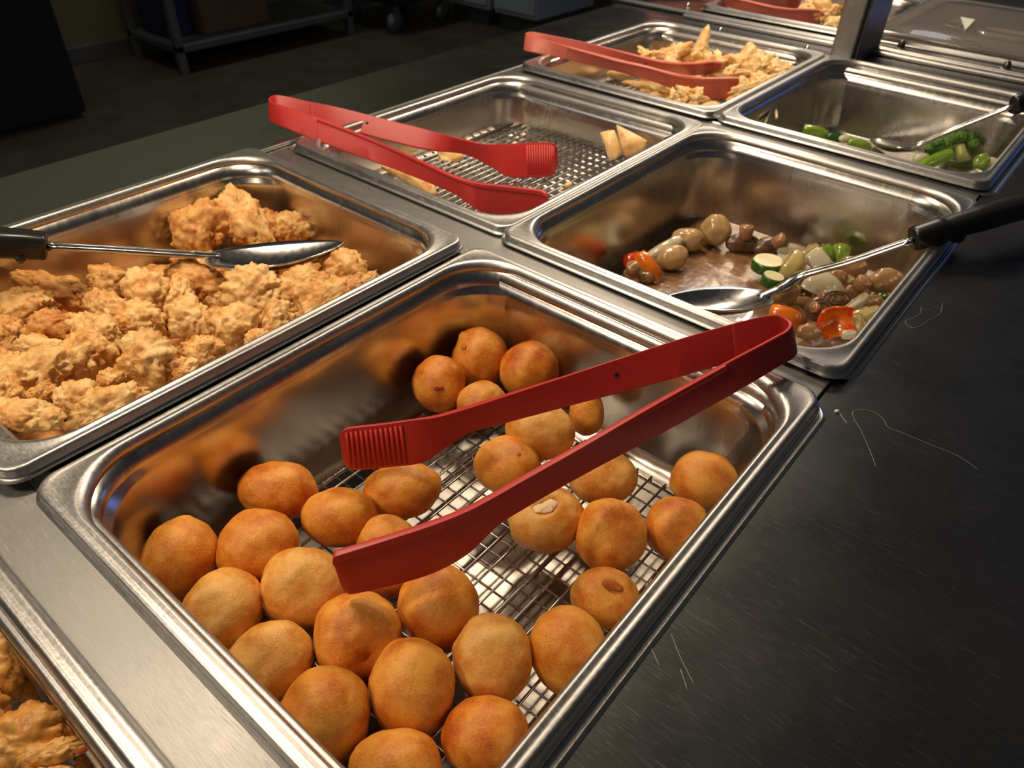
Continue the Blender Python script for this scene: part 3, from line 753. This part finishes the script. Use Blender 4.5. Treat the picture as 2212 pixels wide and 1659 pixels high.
for i, (px, py, rx, ry, tl, z, lab) in enumerate(C):
    p = at(px, py, z - .007)
    o = place_blob('battered_chicken', p, rx * 1.06, ry * 1.10, M['chicken2'] if i in (0, 2, 5, 10, 14, 27) else M['chicken'], -tl if False else tl, .75, i + 50, COCT, 5)
    tag(o, lab, 'chicken', 'battered chicken pieces in the left pan')
rnd = random.Random(3)
k = 0
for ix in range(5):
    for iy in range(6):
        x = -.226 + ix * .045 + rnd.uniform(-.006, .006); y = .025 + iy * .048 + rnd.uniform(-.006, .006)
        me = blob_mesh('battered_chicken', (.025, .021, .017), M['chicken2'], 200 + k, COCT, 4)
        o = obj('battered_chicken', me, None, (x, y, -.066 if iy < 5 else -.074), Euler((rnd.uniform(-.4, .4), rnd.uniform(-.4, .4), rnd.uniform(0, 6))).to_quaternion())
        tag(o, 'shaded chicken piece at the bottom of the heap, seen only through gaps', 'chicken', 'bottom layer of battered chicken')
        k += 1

# ---------------------------------------------------------------- stir fry
sx0, sx1, sy0, sy1 = .0103 + .0085, .0103 + WX - .0085, .3386 + .0085, .3386 + WY - .0085
v_ = [(x, y, -.0815) for x, y, z in ring((sx1 - sx0) / 2, (sy1 - sy0) / 2, (sx0 + sx1) / 2, (sy0 + sy1) / 2, .040, 0)]
n = len(v_); cxx, cyy = (sx0 + sx1) / 2, (sy0 + sy1) / 2
Vv, Ff = [], []
NR = 22
for i in range(NR + 1):
    for (x, y, z) in v_:
        t_ = i / NR; X = cxx + (x - cxx) * t_; Y = cyy + (y - cyy) * t_
        Vv.append((X, Y, -.0815 + .0014 * noise.noise(Vector((X * 55, Y * 55, 0))) + .0006 * noise.noise(Vector((X * 190, Y * 190, 3)))))
for i in range(NR):
    for k in range(n):
        a = i * n + k; b_ = i * n + (k + 1) % n; Ff.append((a, b_, b_ + n, a + n))
o = obj('brown_sauce', mesh('brown_sauce', Vv, Ff, M['sauce']))
tag(o, 'brown sauce pooled in the mushroom pan', 'sauce', kind='stuff')

def veg(name, px, py, rx, ry, tl, z, mat, label, cat, group, depth=.8, octs=((1.2, .12), (3, .05)), sub=3, shape=None, seed=None):
    p = at(px, py, z); o = place_blob(name, p, rx, ry, mat, tl, depth, seed if seed is not None else px % 97, octs, sub, shape)
    tag(o, label, cat, group); return o
GM = 'mushrooms in the brown sauce'
def cap_shape(v, q):
    return Vector((q.x, q.y, q.z if q.z > -.2 else -.2 + (q.z + .2) * .35))
def mushroom(px, py, rx, ry, tl, z, label, mat='mush', stem=None, gills=False, depth=.85):
    p = at(px, py, z); s = mpp(p); root = empty('mushroom', p)
    me = blob_mesh('cap', (rx * s, ry * s, min(rx, ry) * s * depth), M[mat], px % 89, ((1.1, .14), (3, .05)), 4)
    cp = obj('cap', me, root, (0, 0, 0), camrot(tl))
    if gills:
        for k in range(3):
            r_ = (.78 - .24 * k)
            pth = [RM @ Vector((rx * s * r_ * math.cos(a), ry * s * r_ * math.sin(a) * .9, min(rx, ry) * s * depth * math.sqrt(max(0, 1 - r_ * r_ * .86)))) for a in [2 * math.pi * j / 20 + k for j in range(17)]]
            v, f = tube_geo(pth, [.0011] * len(pth), 8)
            obj('gill_fold', mesh('gill_fold', v, f, M['mush_dark']), root)
    if stem:
        dx, dy, L, r_ = stem; a = RM @ Vector((dx * .3 * s, -dy * .3 * s, min(rx, ry) * s * .5)); b_ = a + RM @ Vector((dx * s, -dy * s, L * s))
        mid = (a + b_) / 2
        v, f = tube_geo([a, a.lerp(b_, .4), a.lerp(b_, .85), b_], [r_ * s * .9, r_ * s * .95, r_ * s * 1.05, r_ * s * .85], 16, up=Vector((.3, .2, .9)))
        so = obj('stem', mesh('stem', v, f, M['stem']), root)
        t_ = (b_ - a).normalized()
        v, f = tube_geo([b_ - t_ * .0002, b_ + t_ * .0006], [r_ * s * .62, r_ * s * .5], 14, up=Vector((.3, .2, .9)))
        obj('stem_end', mesh('stem_end', v, f, M['mush']), so)
    tag(root, label, 'mushroom', GM)
mushroom(1547, 497, 32, 33, 0, -.066, 'round pale mushroom with dimples, furthest back in the sauce', 'mush_pale')
mushroom(1487, 518, 36, 26, 0, -.070, 'pale mushroom left of the round dimpled one', 'mush_pale')
mushroom(1453, 557, 34, 27, 20, -.070, 'pale smooth mushroom beside the orange pepper strip', 'mush_pale')
mushroom(1364, 590, 17, 14, 0, -.072, 'cut mushroom stem standing at the left of the sauce', 'mush', (0, -10, 20, 14))
mushroom(1398, 598, 20, 14, 0, -.076, 'small brown mushroom bit below the orange pepper strip', 'mush')
mushroom(1606, 526, 38, 22, -5, -.074, 'upturned dark mushroom with its stem pointing up', 'mush_dark', (0, -26, 14, 15))
mushroom(1660, 533, 34, 22, 15, -.074, 'upturned dark mushroom with its stem tilted right', 'mush_dark', (22, -10, 14, 15))
mushroom(1730, 610, 30, 24, 20, -.066, 'brown mushroom behind the spoon shaft', 'mush', None, True)
mushroom(1697, 632, 32, 24, 10, -.060, 'light brown mushroom under the neck of the spoon', 'mush_pale')
mushroom(1810, 600, 22, 17, 0, -.066, 'brown button mushroom under the spoon shaft', 'mush')
mushroom(1843, 580, 32, 27, -10, -.066, 'brown mushroom behind the spoon shaft near the right wall', 'mush')
mushroom(1848, 628, 24, 14, 0, -.062, 'mushroom with a thick ringed stem end facing up', 'mush', (8, -16, 20, 17))
mushroom(1912, 608, 42, 27, 12, -.054, 'big oval brown mushroom next to the right rim', 'mush')
mushroom(1802, 647, 38, 22, -10, -.056, 'curled mushroom showing its gills at the centre right', 'mush', None, True)
mushroom(1765, 668, 28, 26, 30, -.052, 'dark gilled mushroom with a stub stem, between two peppers', 'mush_dark', (-14, -2, 10, 12), True)
mushroom(1747, 718, 27, 18, 0, -.044, 'small smooth mushroom cap at the front beside the red pepper', 'mush')
mushroom(1883, 650, 24, 14, 0, -.060, 'tan mushroom piece below the big oval one', 'mush')
def slab(name, px, py, lx, ly, tl, z, mats, label, cat, group, th=.004, bend=.006, pitch=(0, 0), taper=0.0, cup=False):
    """curved piece of vegetable skin, lx by ly pixels"""
    p = at(px, py, z); s = mpp(p); V, Fc = [], []; nu, nv = 10, 8
    for side in (0, 1):
        for i in range(nu + 1):
            for j in range(nv + 1):
                u, v2 = -1 + 2 * i / nu, -1 + 2 * j / nv
                ex = (1 - taper * (u * .5 + .5)); rx_, ry_ = lx * s, ly * s * ex
                ru = u * math.sqrt(1 - .18 * v2 * v2); rv = v2 * math.sqrt(1 - .18 * u * u)
                zz = bend * (1 - u * u * .9 - v2 * v2 * .6) + .0009 * noise.noise(Vector((u * 2 + px, v2 * 2, py)))
                if cup: zz = -zz
                V.append((ru * rx_, rv * ry_, zz - side * th))
    m2 = (nu + 1) * (nv + 1)
    for i in range(nu):
        for j in range(nv):
            a = i * (nv + 1) + j
            Fc.append((a, a + nv + 1, a + nv + 2, a + 1)); Fc.append((a + m2, a + m2 + 1, a + m2 + nv + 2, a + m2 + nv + 1))
    for i in range(nu):
        for j in (0, nv):
            a = i * (nv + 1) + j; Fc.append((a, a + m2, a + m2 + nv + 1, a + nv + 1) if j else (a, a + nv + 1, a + m2 + nv + 1, a + m2))
    for j in range(nv):
        for i in (0, nu):
            a = i * (nv + 1) + j; Fc.append((a, a + 1, a + 1 + m2, a + m2) if i == 0 else (a, a + m2, a + 1 + m2, a + 1))
    me = mesh(name, V, Fc, mats if isinstance(mats, (list, tuple)) else [mats])
    if isinstance(mats, (list, tuple)) and len(mats) > 1:
        for pg in me.polygons:
            if pg.center.z < -th * .4 and abs(pg.normal.z) > .5: pg.material_index = 1
    q = (RM @ Matrix.Rotation(math.radians(tl), 3, 'Z') @ Matrix.Rotation(math.radians(pitch[0]), 3, 'X') @ Matrix.Rotation(math.radians(pitch[1]), 3, 'Y')).to_quaternion()
    o = obj(name, me, None, p, q)
    md = o.modifiers.new('bevel', 'BEVEL'); md.width = .0008; md.segments = 2; md.limit_method = 'ANGLE'; md.angle_limit = .9
    tag(o, label, cat, group); return o
GO, GP = 'onion pieces in the mushroom pan', 'pepper pieces in the mushroom pan'
slab('onion_piece', 1438, 536, 42, 14, 30, -.070, M['onion'], 'pale onion strip leaning on the left mushrooms', 'onion', GO, .003, .005)
slab('pepper_piece', 1402, 574, 36, 15, -52, -.068, [M['pepper'], M['pepper_r']], 'orange pepper strip at the left of the sauce', 'pepper', GP, .004, .006)
slab('pepper_piece', 1366, 560, 22, 14, 20, -.070, M['pepper_r'], 'red pepper reflection built as a piece on the left wall of the mushroom pan', 'pepper', GP, .004, .004)  # solid red piece standing in for the pepper's reflection in the wall
slab('onion_piece', 1713, 540, 34, 13, -12, -.072, M['onion'], 'white onion sliver behind the courgette slice', 'onion', GO, .003, .004)
slab('onion_piece', 1752, 548, 26, 16, 35, -.068, M['onion_y'], 'small yellowish onion curl near the back wall', 'onion', GO, .003, .004)
slab('onion_piece', 1716, 572, 34, 28, 60, -.062, M['onion_y'], 'glossy yellowish onion chunk right of the courgette slice', 'onion', GO, .008, .006, taper=.4)
slab('onion_piece', 1775, 570, 36, 22, -50, -.064, M['onion'], 'pale onion wedge behind the spoon shaft', 'onion', GO, .005, .005, taper=.3)
slab('onion_piece', 1786, 620, 48, 30, -35, -.060, M['onion'], 'largest white onion piece below the spoon shaft', 'onion', GO, .004, .007, taper=.3)
slab('onion_piece', 1850, 656, 34, 10, 38, -.050, M['onion'], 'thin white onion strip in the right part of the pan', 'onion', GO, .003, .003)
slab('onion_piece', 1872, 678, 32, 14, 15, -.048, M['onion_y'], 'pale yellow onion piece close to the right rim', 'onion', GO, .004, .004)
slab('onion_piece', 1852, 700, 14, 24, 0, -.044, M['onion_y'], 'greenish onion sliver beside the cupped pepper', 'onion', GO, .003, .003)
slab('onion_piece', 1836, 722, 16, 10, 0, -.040, M['onion'], 'tiny onion square in front of the cupped pepper', 'onion', GO, .003, .002)
slab('green_pepper_piece', 1790, 545, 18, 20, 20, -.064, [M['green'], M['green']], 'light green pepper piece at the back wall, left half', 'pepper', GP, .005, .005, (0, 30))
slab('green_pepper_piece', 1816, 546, 20, 20, -15, -.064, [M['green'], M['green']], 'light green pepper piece at the back wall, right half', 'pepper', GP, .005, .005, (0, -25))
slab('pepper_piece', 1700, 684, 36, 20, -20, -.048, [M['pepper'], M['pepper_r']], 'orange pepper piece half hidden behind the tongs bend', 'pepper', GP, .006, .006)
slab('pepper_piece', 1809, 698, 36, 32, 10, -.040, [M['pepper_r'], M['pepper']], 'cupped orange red pepper piece at the front right', 'pepper', GP, .006, .012, (10, 0), cup=True)
slab('green_pepper_piece', 1905, 640, 14, 9, 10, -.060, M['rind'], 'dark green sliver under the big oval mushroom', 'pepper', GP, .004, .003)
def courgette(px, py, r, squ, tl, z, label, th=.009):
    p = at(px, py, z); s = mpp(p); root = empty('courgette_slice', p)
    up = Vector((0, 0, 1)); 
    ax = (RM @ Vector((math.sin(math.radians(tl)) * .3, .80, .60))).normalized()
    v, f = tube_geo([ax * (-th / 2), ax * (-th / 2 + .0005), ax * (th / 2 - .0005), ax * (th / 2)], [r * s * .96, r * s, r * s, r * s * .96], 28, up=Vector((1, .2, .1)))
    obj('rind', mesh('rind', v, f, M['rind']), root)
    v, f = tube_geo([ax * (-th / 2 - .0004), ax * (th / 2 + .0005)], [r * s * .90, r * s * .90], 28, up=Vector((1, .2, .1)))
    obj('flesh', mesh('flesh', v, f, M['flesh'], False), root)
    tag(root, label, 'courgette', 'courgette slices in the mushroom pan')
courgette(1658, 572, 34, .6, 0, -.068, 'courgette slice with dark green rind beside the sauce pool')
courgette(1668, 606, 24, .6, 30, -.066, 'small pale courgette slice behind the spoon neck')
for i in range(26):    # bits filling the heap under the vegetables
    px, py = rnd.uniform(1700, 1880), rnd.uniform(600, 715)
    p = at(px, py, -.074)
    if not (.03 < p.x < .238 and .355 < p.y < .62): continue
    mk_ = rnd.choice(['mush', 'mush_dark', 'onion_y', 'mush', 'stem']); mm = M[mk_]
    o = place_blob('vegetable_bit', p, rnd.uniform(16, 26), rnd.uniform(12, 18), mm, rnd.uniform(0, 180), .7, 300 + i, ((1.2, .2), (3, .08)), 3)
    wd_ = {'mush': 'brown mushroom bit', 'mush_dark': 'dark mushroom gill bit', 'onion_y': 'yellowish onion bit', 'stem': 'tan mushroom stem bit'}[mk_]
    tag(o, wd_ + ' deep in the sauce under the vegetable heap', 'vegetable', wd_ + 's under the vegetable heap')

# ---------------------------------------------------------------- broccoli pan
o = obj('broth', mesh('broth', [(x, y, -.0835) for x, y, z in ring(.108, .136, .0077 + WX / 2, .6903 + WY / 2, .04, 0)], [tuple(range(44))], M['liquid']))
tag(o, 'thin greenish broth at the bottom of the broccoli pan', 'broth', kind='stuff')
def broccoli(px, py, sc, z, tl, label, nf=7, stalk=(0, 34, 15)):
    p = at(px, py, z); s = mpp(p) * sc; root = empty('broccoli_piece', p)
    rr_ = random.Random(px)
    a = Vector((0, 0, 0)); b_ = RM @ Vector((stalk[0] * s, -stalk[1] * s, 4 * s))
    v, f = tube_geo([a, a.lerp(b_, .5), b_], [stalk[2] * s * .8, stalk[2] * s * .75, stalk[2] * s], 12)
    obj('stalk', mesh('stalk', v, f, M['bstalk']), root)
    for k in range(nf):
        an = math.pi * (k / max(1, nf - 1)) ; ro = 24 * s
        c_ = RM @ Vector((math.cos(an) * ro * 1.2 + rr_.uniform(-4, 4) * s, (math.sin(an) * .7 + .1) * ro, rr_.uniform(-6, 10) * s))
        me = blob_mesh('floret', (14 * s, 12 * s, 12 * s), M['floret'], px + k, ((2, .2), (6, .25), (13, .12)), 4)
        obj('floret', me, root, c_)
    tag(root, label, 'broccoli', 'broccoli pieces in the far right pan')
broccoli(2072, 316, .95, -.060, 0, 'largest broccoli piece with pale stalk under the spoon shaft', 7, (8, 36, 16))
broccoli(2030, 322, .70, -.062, 0, 'smaller broccoli piece left of the largest one', 5, (-10, 22, 10))
GV = 'vegetable pieces in the broccoli pan'
slab('green_pepper_piece', 2020, 345, 44, 13, 24, -.052, [M['green'], M['rind']], 'long light green pepper strip in front of the broccoli', 'pepper', GV, .005, .005)
slab('green_pepper_piece', 2010, 332, 34, 8, 24, -.058, M['rind'], 'dark green strip behind the light green pepper strip', 'pepper', GV, .004, .003)
veg('green_pepper_piece', 2120, 349, 20, 15, 30, -.052, M['green'], 'rounded green piece in the right corner of the broccoli pan', 'vegetable', GV)
veg('onion_piece', 1990, 345, 20, 15, 10, -.060, M['onion'], 'white onion piece left of the broccoli', 'onion', GV)
veg('onion_piece', 2143, 350, 12, 10, 10, -.056, M['onion'], 'small white piece in the right corner behind the green one', 'onion', GV)
slab('green_pepper_piece', 1764, 283, 28, 10, -16, -.048, [M['green'], M['onion']], 'pale green piece at the left end of the near wall', 'pepper', GV, .004, .004)
slab('green_pepper_piece', 1803, 296, 16, 8, -10, -.052, M['rind'], 'dark green bit right of the pale green piece', 'pepper', GV, .004, .003)
veg('onion_piece', 1826, 300, 14, 9, 0, -.052, M['onion'], 'white onion bit between two green pieces', 'onion', GV)
slab('green_pepper_piece', 1858, 312, 26, 9, -14, -.054, [M['green'], M['rind']], 'olive green piece beside the spoon bowl', 'pepper', GV, .004, .004)
pts = catmull([at(1652, 268, -.028), at(1660, 246, -.022), at(1670, 233, -.020), at(1676, 240, -.022), at(1678, 256, -.026)], 6)
v, f = tube_geo([p - pts[0] for p in pts], [.0016] * len(pts), 8)
o = obj('bean_sprout', mesh('bean_sprout', v, f, M['onion']), None, pts[0]); tag(o, 'bent pale bean sprout on the left wall of the broccoli pan', 'sprout')

# ---------------------------------------------------------------- wontons
def spikes(seed, n=4, k=9, a=.72, flat=.55):
    r_ = random.Random(seed); ds = []
    for i in range(n):
        an = 2 * math.pi * i / n + r_.uniform(-.35, .35); ds.append((Vector((math.cos(an), math.sin(an), r_.uniform(-.3, .5))).normalized(), a * r_.uniform(.7, 1.25)))
    def f_(v, q):
        m_ = .58
        for d, am in ds: m_ += am * math.exp((v.dot(d) - 1) * k)
        for d, am in ds:                       # thin crimped fins
            pass
        return q * m_
    return f_
GW = 'fried wontons'
def wonton(px, py, rx, ry, tl, p, label, seed, n=4, group=GW):
    o = place_blob('wonton', p, rx, ry, M['wonton'], tl, .75, seed, ((1.4, .30), (2.6, -.30), (6, -.08)), 4, spikes(seed, n))
    tag(o, label, 'wonton', group); return o
W = [ # px py rx ry tilt  Y-position
 (1396, 118, 20, 13, 10, .86, 'small wonton at the left end behind the pinkish tongs', 3),
 (1452, 118, 32, 26, 40, .900, 'pointed wonton just behind the pinkish tongs, left of centre', 3),
 (1512, 116, 30, 28, 80, .935, 'tall twisted wonton standing highest in the pan', 3),
 (1556, 132, 24, 16, 0, .925, 'low wonton at the tip of the ridged tong arm', 4),
 (1602, 134, 36, 28, -15, .940, 'broad puffy wonton near the back wall', 4),
 (1642, 146, 36, 26, 35, .930, 'wonton with a long upright point near the back wall', 3),
 (1676, 150, 22, 16, 10, .940, 'wonton right of the long pointed one', 4),
 (1698, 150, 20, 14, 20, .940, 'pale wonton nearest the back right corner', 4),
 (1648, 178, 36, 17, 20, .870, 'wonton along the right rim beside the tong tip', 4),
 (1575, 160, 32, 16, 0, .890, 'pale wonton between the two tong paddles', 4),
 (1415, 187, 44, 14, -14, .790, 'rolled wonton lying in front of the pinkish tongs', 2),
 (1455, 205, 12, 14, 0, .760, 'small orange wonton fragment near the front rim', 3),
 (1486, 205, 22, 20, 30, .750, 'wonton with a raised tip at the front rim', 3),
 (1508, 213, 18, 15, 0, .745, 'square wonton corner at the front rim under the tong paddle', 4),
 (1610, 190, 30, 16, 10, .850, 'wonton tucked under the pinkish tong tip', 4),
 (1530, 140, 26, 16, 0, .905, 'wonton behind the ridged pinkish tong paddle', 4),
 (1440, 140, 26, 14, 0, .880, 'wonton hidden behind the middle of the pinkish tongs', 4),
]
for i, (px, py, rx, ry, tl, Y, lab, n) in enumerate(W):
    wonton(px, py, rx * 1.05, ry * 1.15, tl, at_y(px, py, Y), lab, 11 + i * 3, n)
for i in range(14):
    x, y = -.215 + (i % 5) * .040 + rnd.uniform(-.006, .006), .80 + (i // 5) * .055 + rnd.uniform(-.006, .006)
    if x < -.14 and y < .83: continue
    me = blob_mesh('wonton', (.022, .019, .014), M['wonton'], 400 + i, ((1.4, .22), (3.2, .12)), 3, spikes(400 + i, 4))
    o = obj('wonton', me, None, (x, y, -.036), Euler((0, 0, i)).to_quaternion())
    tag(o, 'wonton in the bottom layer of the full wonton pan', 'wonton', 'bottom layer of wontons')
def folded(px, py, pts3, label, name='wonton', th=.0035, mat='wonton', cat='wonton', group=GW):
    """folded sheet from a polygon fan of 3-D points"""
    c_ = sum(pts3, Vector()) / len(pts3); V = [p - c_ for p in pts3]; nrm = (V[1] - V[0]).cross(V[2] - V[0]).normalized()
    n = len(V); bulge = nrm * .004
    VV = [p + nrm * th * .5 for p in V] + [bulge + nrm * th] + [p - nrm * th * .5 for p in V] + [-bulge - nrm * th]
    Fc = []
    for i in range(n):
        j = (i + 1) % n
        Fc += [(i, j, n), (n + 1 + j, n + 1 + i, 2 * n + 1), (j, i, n + 1 + i, n + 1 + j)]
    o = obj(name, mesh(name, VV, Fc, M[mat]), None, c_)
    ca = o.data.attributes.new('crease_edge', 'FLOAT', 'EDGE')
    ca.data.foreach_set('value', [.75] * len(o.data.edges))
    o.modifiers.new('sub', 'SUBSURF').levels = 2; o.modifiers['sub'].render_levels = 2
    tag(o, label, cat, group); return o
# two stuck triangles leaning on the back wall of the nearly empty pan
a1 = [at_y(1296, 286, .600), at_y(1327, 280, .606), at_y(1345, 330, .600), at_y(1330, 345, .592), at_y(1314, 343, .590), at_y(1306, 312, .594)]
folded(0, 0, a1, 'folded wonton sheet standing left against its twin in the nearly empty pan')
a2 = [at_y(1330, 268, .600), at_y(1399, 304, .606), at_y(1392, 324, .600), at_y(1352, 342, .588), at_y(1342, 318, .588)]
folded(0, 0, a2, 'triangular folded wonton in the right corner of the nearly empty pan')
a3 = [at(820, 360, -.036), at(838, 357, -.034), at(940, 400, -.034), at(943, 422, -.040), at(925, 420, -.040)]
folded(0, 0, a3, 'flat blistered wonton sheet by the near rim of the nearly empty pan')
a4 = [at(946, 330, -.046), at(958, 324, -.040), at(1003, 334, -.040), at(998, 346, -.046), at(955, 344, -.046)]
folded(0, 0, a4, 'wonton scrap between the arms of the bright red tongs')
for px, py, r_, lab in ((1228, 399, 9, 'larger pale crumb by the tips of the bright red tongs'), (1213, 409, 5, 'smaller crumb by the tips of the bright red tongs')):
    veg('wonton_crumb', px, py, r_, r_ * .7, 20, -.030 if r_ > 6 else -.031, M['wonton'], lab, 'crumb', 'wonton crumbs in the nearly empty pan')
# rear counter wontons
for px, py, rx, ry, Y, lab, sd in ((1790, 26, 34, 30, 1.30, 'wonton touching the post on the rear counter', 71), (1755, 8, 34, 22, 1.36, 'wonton behind the tong tip on the rear counter', 74), (1800, 48, 22, 14, 1.24, 'low wonton beside the tong tip on the rear counter', 77), (1700, 4, 34, 16, 1.34, 'wonton at the top edge between the rear tong arms', 80)):
    wonton(px, py, rx, ry, 20, at_y(px, py, Y), lab, sd, 4, 'wontons on the rear counter')

# ---------------------------------------------------------------- tempura, bottom left
GS = 'tempura pieces in the cut off pan'
SOCT = ((0.9, .25), (2.2, -.14), (6, -.05), (14, -.02))
def shrimp(px, py, rx, ry, tl, z, lab, mat='shrimp', tail=None):
    p = at(px, py, z); root = empty('tempura_shrimp', p); s = mpp(p)
    me = blob_mesh('battered_body', (rx * s, ry * s, min(rx, ry) * s * .8), M[mat], px + 5, SOCT, 5)
    obj('battered_body', me, root, (0, 0, 0), camrot(tl))
    if tail:
        dx, dy, L = tail; a = RM @ Vector((dx * s, -dy * s, 0)); d = RM @ Vector((L[0] * s, -L[1] * s, 0))
        v, f = tube_geo([a - d * .2, a + d * .4, a + d * .8, a + d], [11 * s, 12 * s, 9 * s, 3 * s], 12)
        obj('tail', mesh('tail', v, f, M['tail']), root)
    tag(root, lab, 'tempura', GS)
shrimp(6, 1440, 44, 74, 10, -.030, 'tempura shrimp with its red tail pointing up at the left edge', 'shrimp', (18, -40, (8, -36)))
shrimp(52, 1462, 36, 52, 20, -.042, 'reddish brown tempura piece beside the rear wall')
shrimp(60, 1590, 98, 66, 10, -.030, 'big pale gold tempura piece in the lower left corner')
shrimp(-70, 1560, 80, 90, 10, -.034, 'tempura piece running out of the left edge')
shrimp(110, 1625, 80, 26, 14, -.026, 'tempura shrimp with a thin pointed tail near the rim', 'shrimp', (50, -4, (44, -14)))
shrimp(190, 1645, 28, 30, 20, -.040, 'small crumbly tempura bit under the rim')
shrimp(110, 1690, 70, 36, 0, -.030, 'reddish tempura piece cut off by the bottom edge', 'shrimp')
shrimp(20, 1680, 70, 40, 0, -.045, 'tempura piece deep in the corner at the bottom edge')

# ---------------------------------------------------------------- post, bolts, lid
t = empty('sneeze_guard_post', (.014, 1.045, ZC))
boxes('post', [(-.0150, .0130, -.050, .060, 0, .70)], M['bar'], t, .002)
boxes('base_plate', [(-.0170, .0150, -.053, .063, 0, .0022)], M['rim'], t, .0008)
boxes('side_channel', [(.0130, .0165, -.040, .050, .0022, .70)], M['well'], t, .001)
tag(t, 'upright brushed steel sneeze guard post at the top', 'post')
for px, py, lab in ((1485, 12, 'steel dome bolt highest up and furthest left'), (1555, 66, 'steel dome bolt behind the wonton pan rim, left one'), (1742, 106, 'steel dome bolt behind the wonton pan rim, near the post'),
                    (1945, 99, 'dark dome bolt in front of the clear lid, nearer the post'), (2172, 144, 'dark dome bolt in front of the clear lid, further right')):
    p = at(px, py + 5, ZC + .002); t = empty('dome_bolt', p)
    big = px > 1900
    prof = [(.0042, 0), (.0042, .0012), (.0034, .0016), (.0032, .0040), (.0026, .0060), (.0014, .0074), (.0004, .0078)] if not big else [(.0060, 0), (.0058, .001), (.0044, .002), (.0038, .006), (.0030, .0085), (.0016, .0102), (.0004, .0106)]
    v, f = tube_geo([Vector((0, 0, z)) for r_, z in prof[2:]], [r_ * 1.25 for r_, z in prof[2:]], 16)
    obj('dome_nut', mesh('dome_nut', v, f, M['spoon'] if not big else M['well']), t)
    v, f = tube_geo([Vector((0, 0, z)) for r_, z in prof[:2]], [r_ * 1.25 for r_, z in prof[:2]], 16)
    obj('washer', mesh('washer', v, f, M['rim']), t)
    tag(t, lab, 'bolt', 'dome bolts along the divider')

lx0, ly0 = .0110, 1.1520
lid = empty('clear_pan_lid', (lx0 + WX / 2, ly0 + WY / 2, .003))
hx, hy = WX / 2, WY / 2
fr = [ring(hx + .0095, hy + .0095, 0, 0, .013, .0), ring(hx + .0098, hy + .0098, 0, 0, .013, .004), ring(hx + .008, hy + .008, 0, 0, .012, .006), ring(hx + .002, hy + .002, 0, 0, .02, .006), ring(hx - .004, hy - .004, 0, 0, .03, .004),
      ring(hx - .012, hy - .012, 0, 0, .03, .004), ring(hx - .018, hy - .018, 0, 0, .03, .0075), ring(hx - .05, hy - .05, 0, 0, .03, .0082)]
v, f = rings_geo(fr)
lo = obj('shell', mesh('shell', v, f, M['lid']), lid)
md = lo.modifiers.new('thick', 'SOLIDIFY'); md.thickness = .0018
v, f = rings_geo([ring(.036, .024, .02, -.06, .018, .0084), ring(.034, .022, .02, -.06, .018, .0105), ring(.030, .018, .02, -.06, .016, .0100), ring(.022, .012, .02, -.06, .010, .0040)])
obj('recessed_handle', mesh('recessed_handle', v, f, M['lid']), lid)
v, f = rings_geo([ring(.020, .028, -.045, -.045, .019, .0085), ring(.018, .026, -.045, -.045, .017, .0095), ring(.016, .024, -.045, -.045, .015, .0085)])
obj('raised_oval', mesh('raised_oval', v, f, M['lid']), lid)
v, f = rings_geo([ring(.022, .006, -.012, -hy + .001, .004, .0070), ring(.020, .005, -.012, -hy + .001, .004, .0092), ring(.016, .002, -.012, -hy + .001, .001, .0092)])
obj('spoon_notch', mesh('spoon_notch', v, f, M['lid']), lid)
A_, B_, C_ = at(2075, 37, .0125), at(2106, 43, .0125), at(2085, 66, .0125)
o_ = lid.location
v = []
for q in (A_, B_, C_): v.append(q - o_)
v += [p + Vector((0, 0, .0006)) for p in v[:3]]
obj('white_triangle_glint', mesh('white_triangle_glint', v, [(2, 1, 0), (3, 4, 5), (0, 1, 4, 3), (1, 2, 5, 4), (2, 0, 3, 5)], M['label'], False), lid)  # solid white triangle standing in for a reflection on the lid
tag(lid, 'clear plastic lid with a recessed handle on the rear pan', 'lid')

# ---------------------------------------------------------------- marks on the counter
def strand(name, pts, r, mat, label, cat):
    P_ = [at(a, b_, ZC + .0004) for a, b_ in pts]; P_ = catmull(P_, 6); v, f = tube_geo([p - P_[0] for p in P_], r, 6)
    o = obj(name, mesh(name, v, f, mat), None, P_[0]); tag(o, label, cat)
strand('hair_strand', [(2036, 655), (2030, 678), (2008, 690), (1990, 703), (1972, 708), (1958, 700), (1957, 692), (1972, 688), (1988, 676), (1990, 662)], .00012, M['hair'], 'thin pale hair strand lying on the counter', 'hair')
def line_on_counter(pts, r=.00013):
    P_ = catmull([at(a, b_, ZC + .0001) for a, b_ in pts], 6); base = cn.location
    v, f = tube_geo([p - base for p in P_], [(r, .00006)] * len(P_), 6)
    obj('dried_stain_line', mesh('dried_stain_line', v, f, M['hair']), cn)
line_on_counter([(1892, 1008), (1880, 975), (1860, 930), (1845, 905), (1843, 888), (1862, 884), (1888, 890), (1908, 905), (1918, 922), (1950, 935), (2010, 960), (2070, 985), (2115, 1015)])
line_on_counter([(1380, 1350), (1400, 1385), (1425, 1440)], .00018)
line_on_counter([(1450, 1370), (1470, 1420), (1500, 1480)], .00016)
line_on_counter([(1470, 1445), (1485, 1490)], .0002)
line_on_counter([(1814, 893), (1830, 915)], .0003)
veg('food_fleck', 1808, 888, 6, 4, 10, ZC + .0007, M['label'], 'tiny white fleck on the counter beside the pan corner', 'crumb', None)
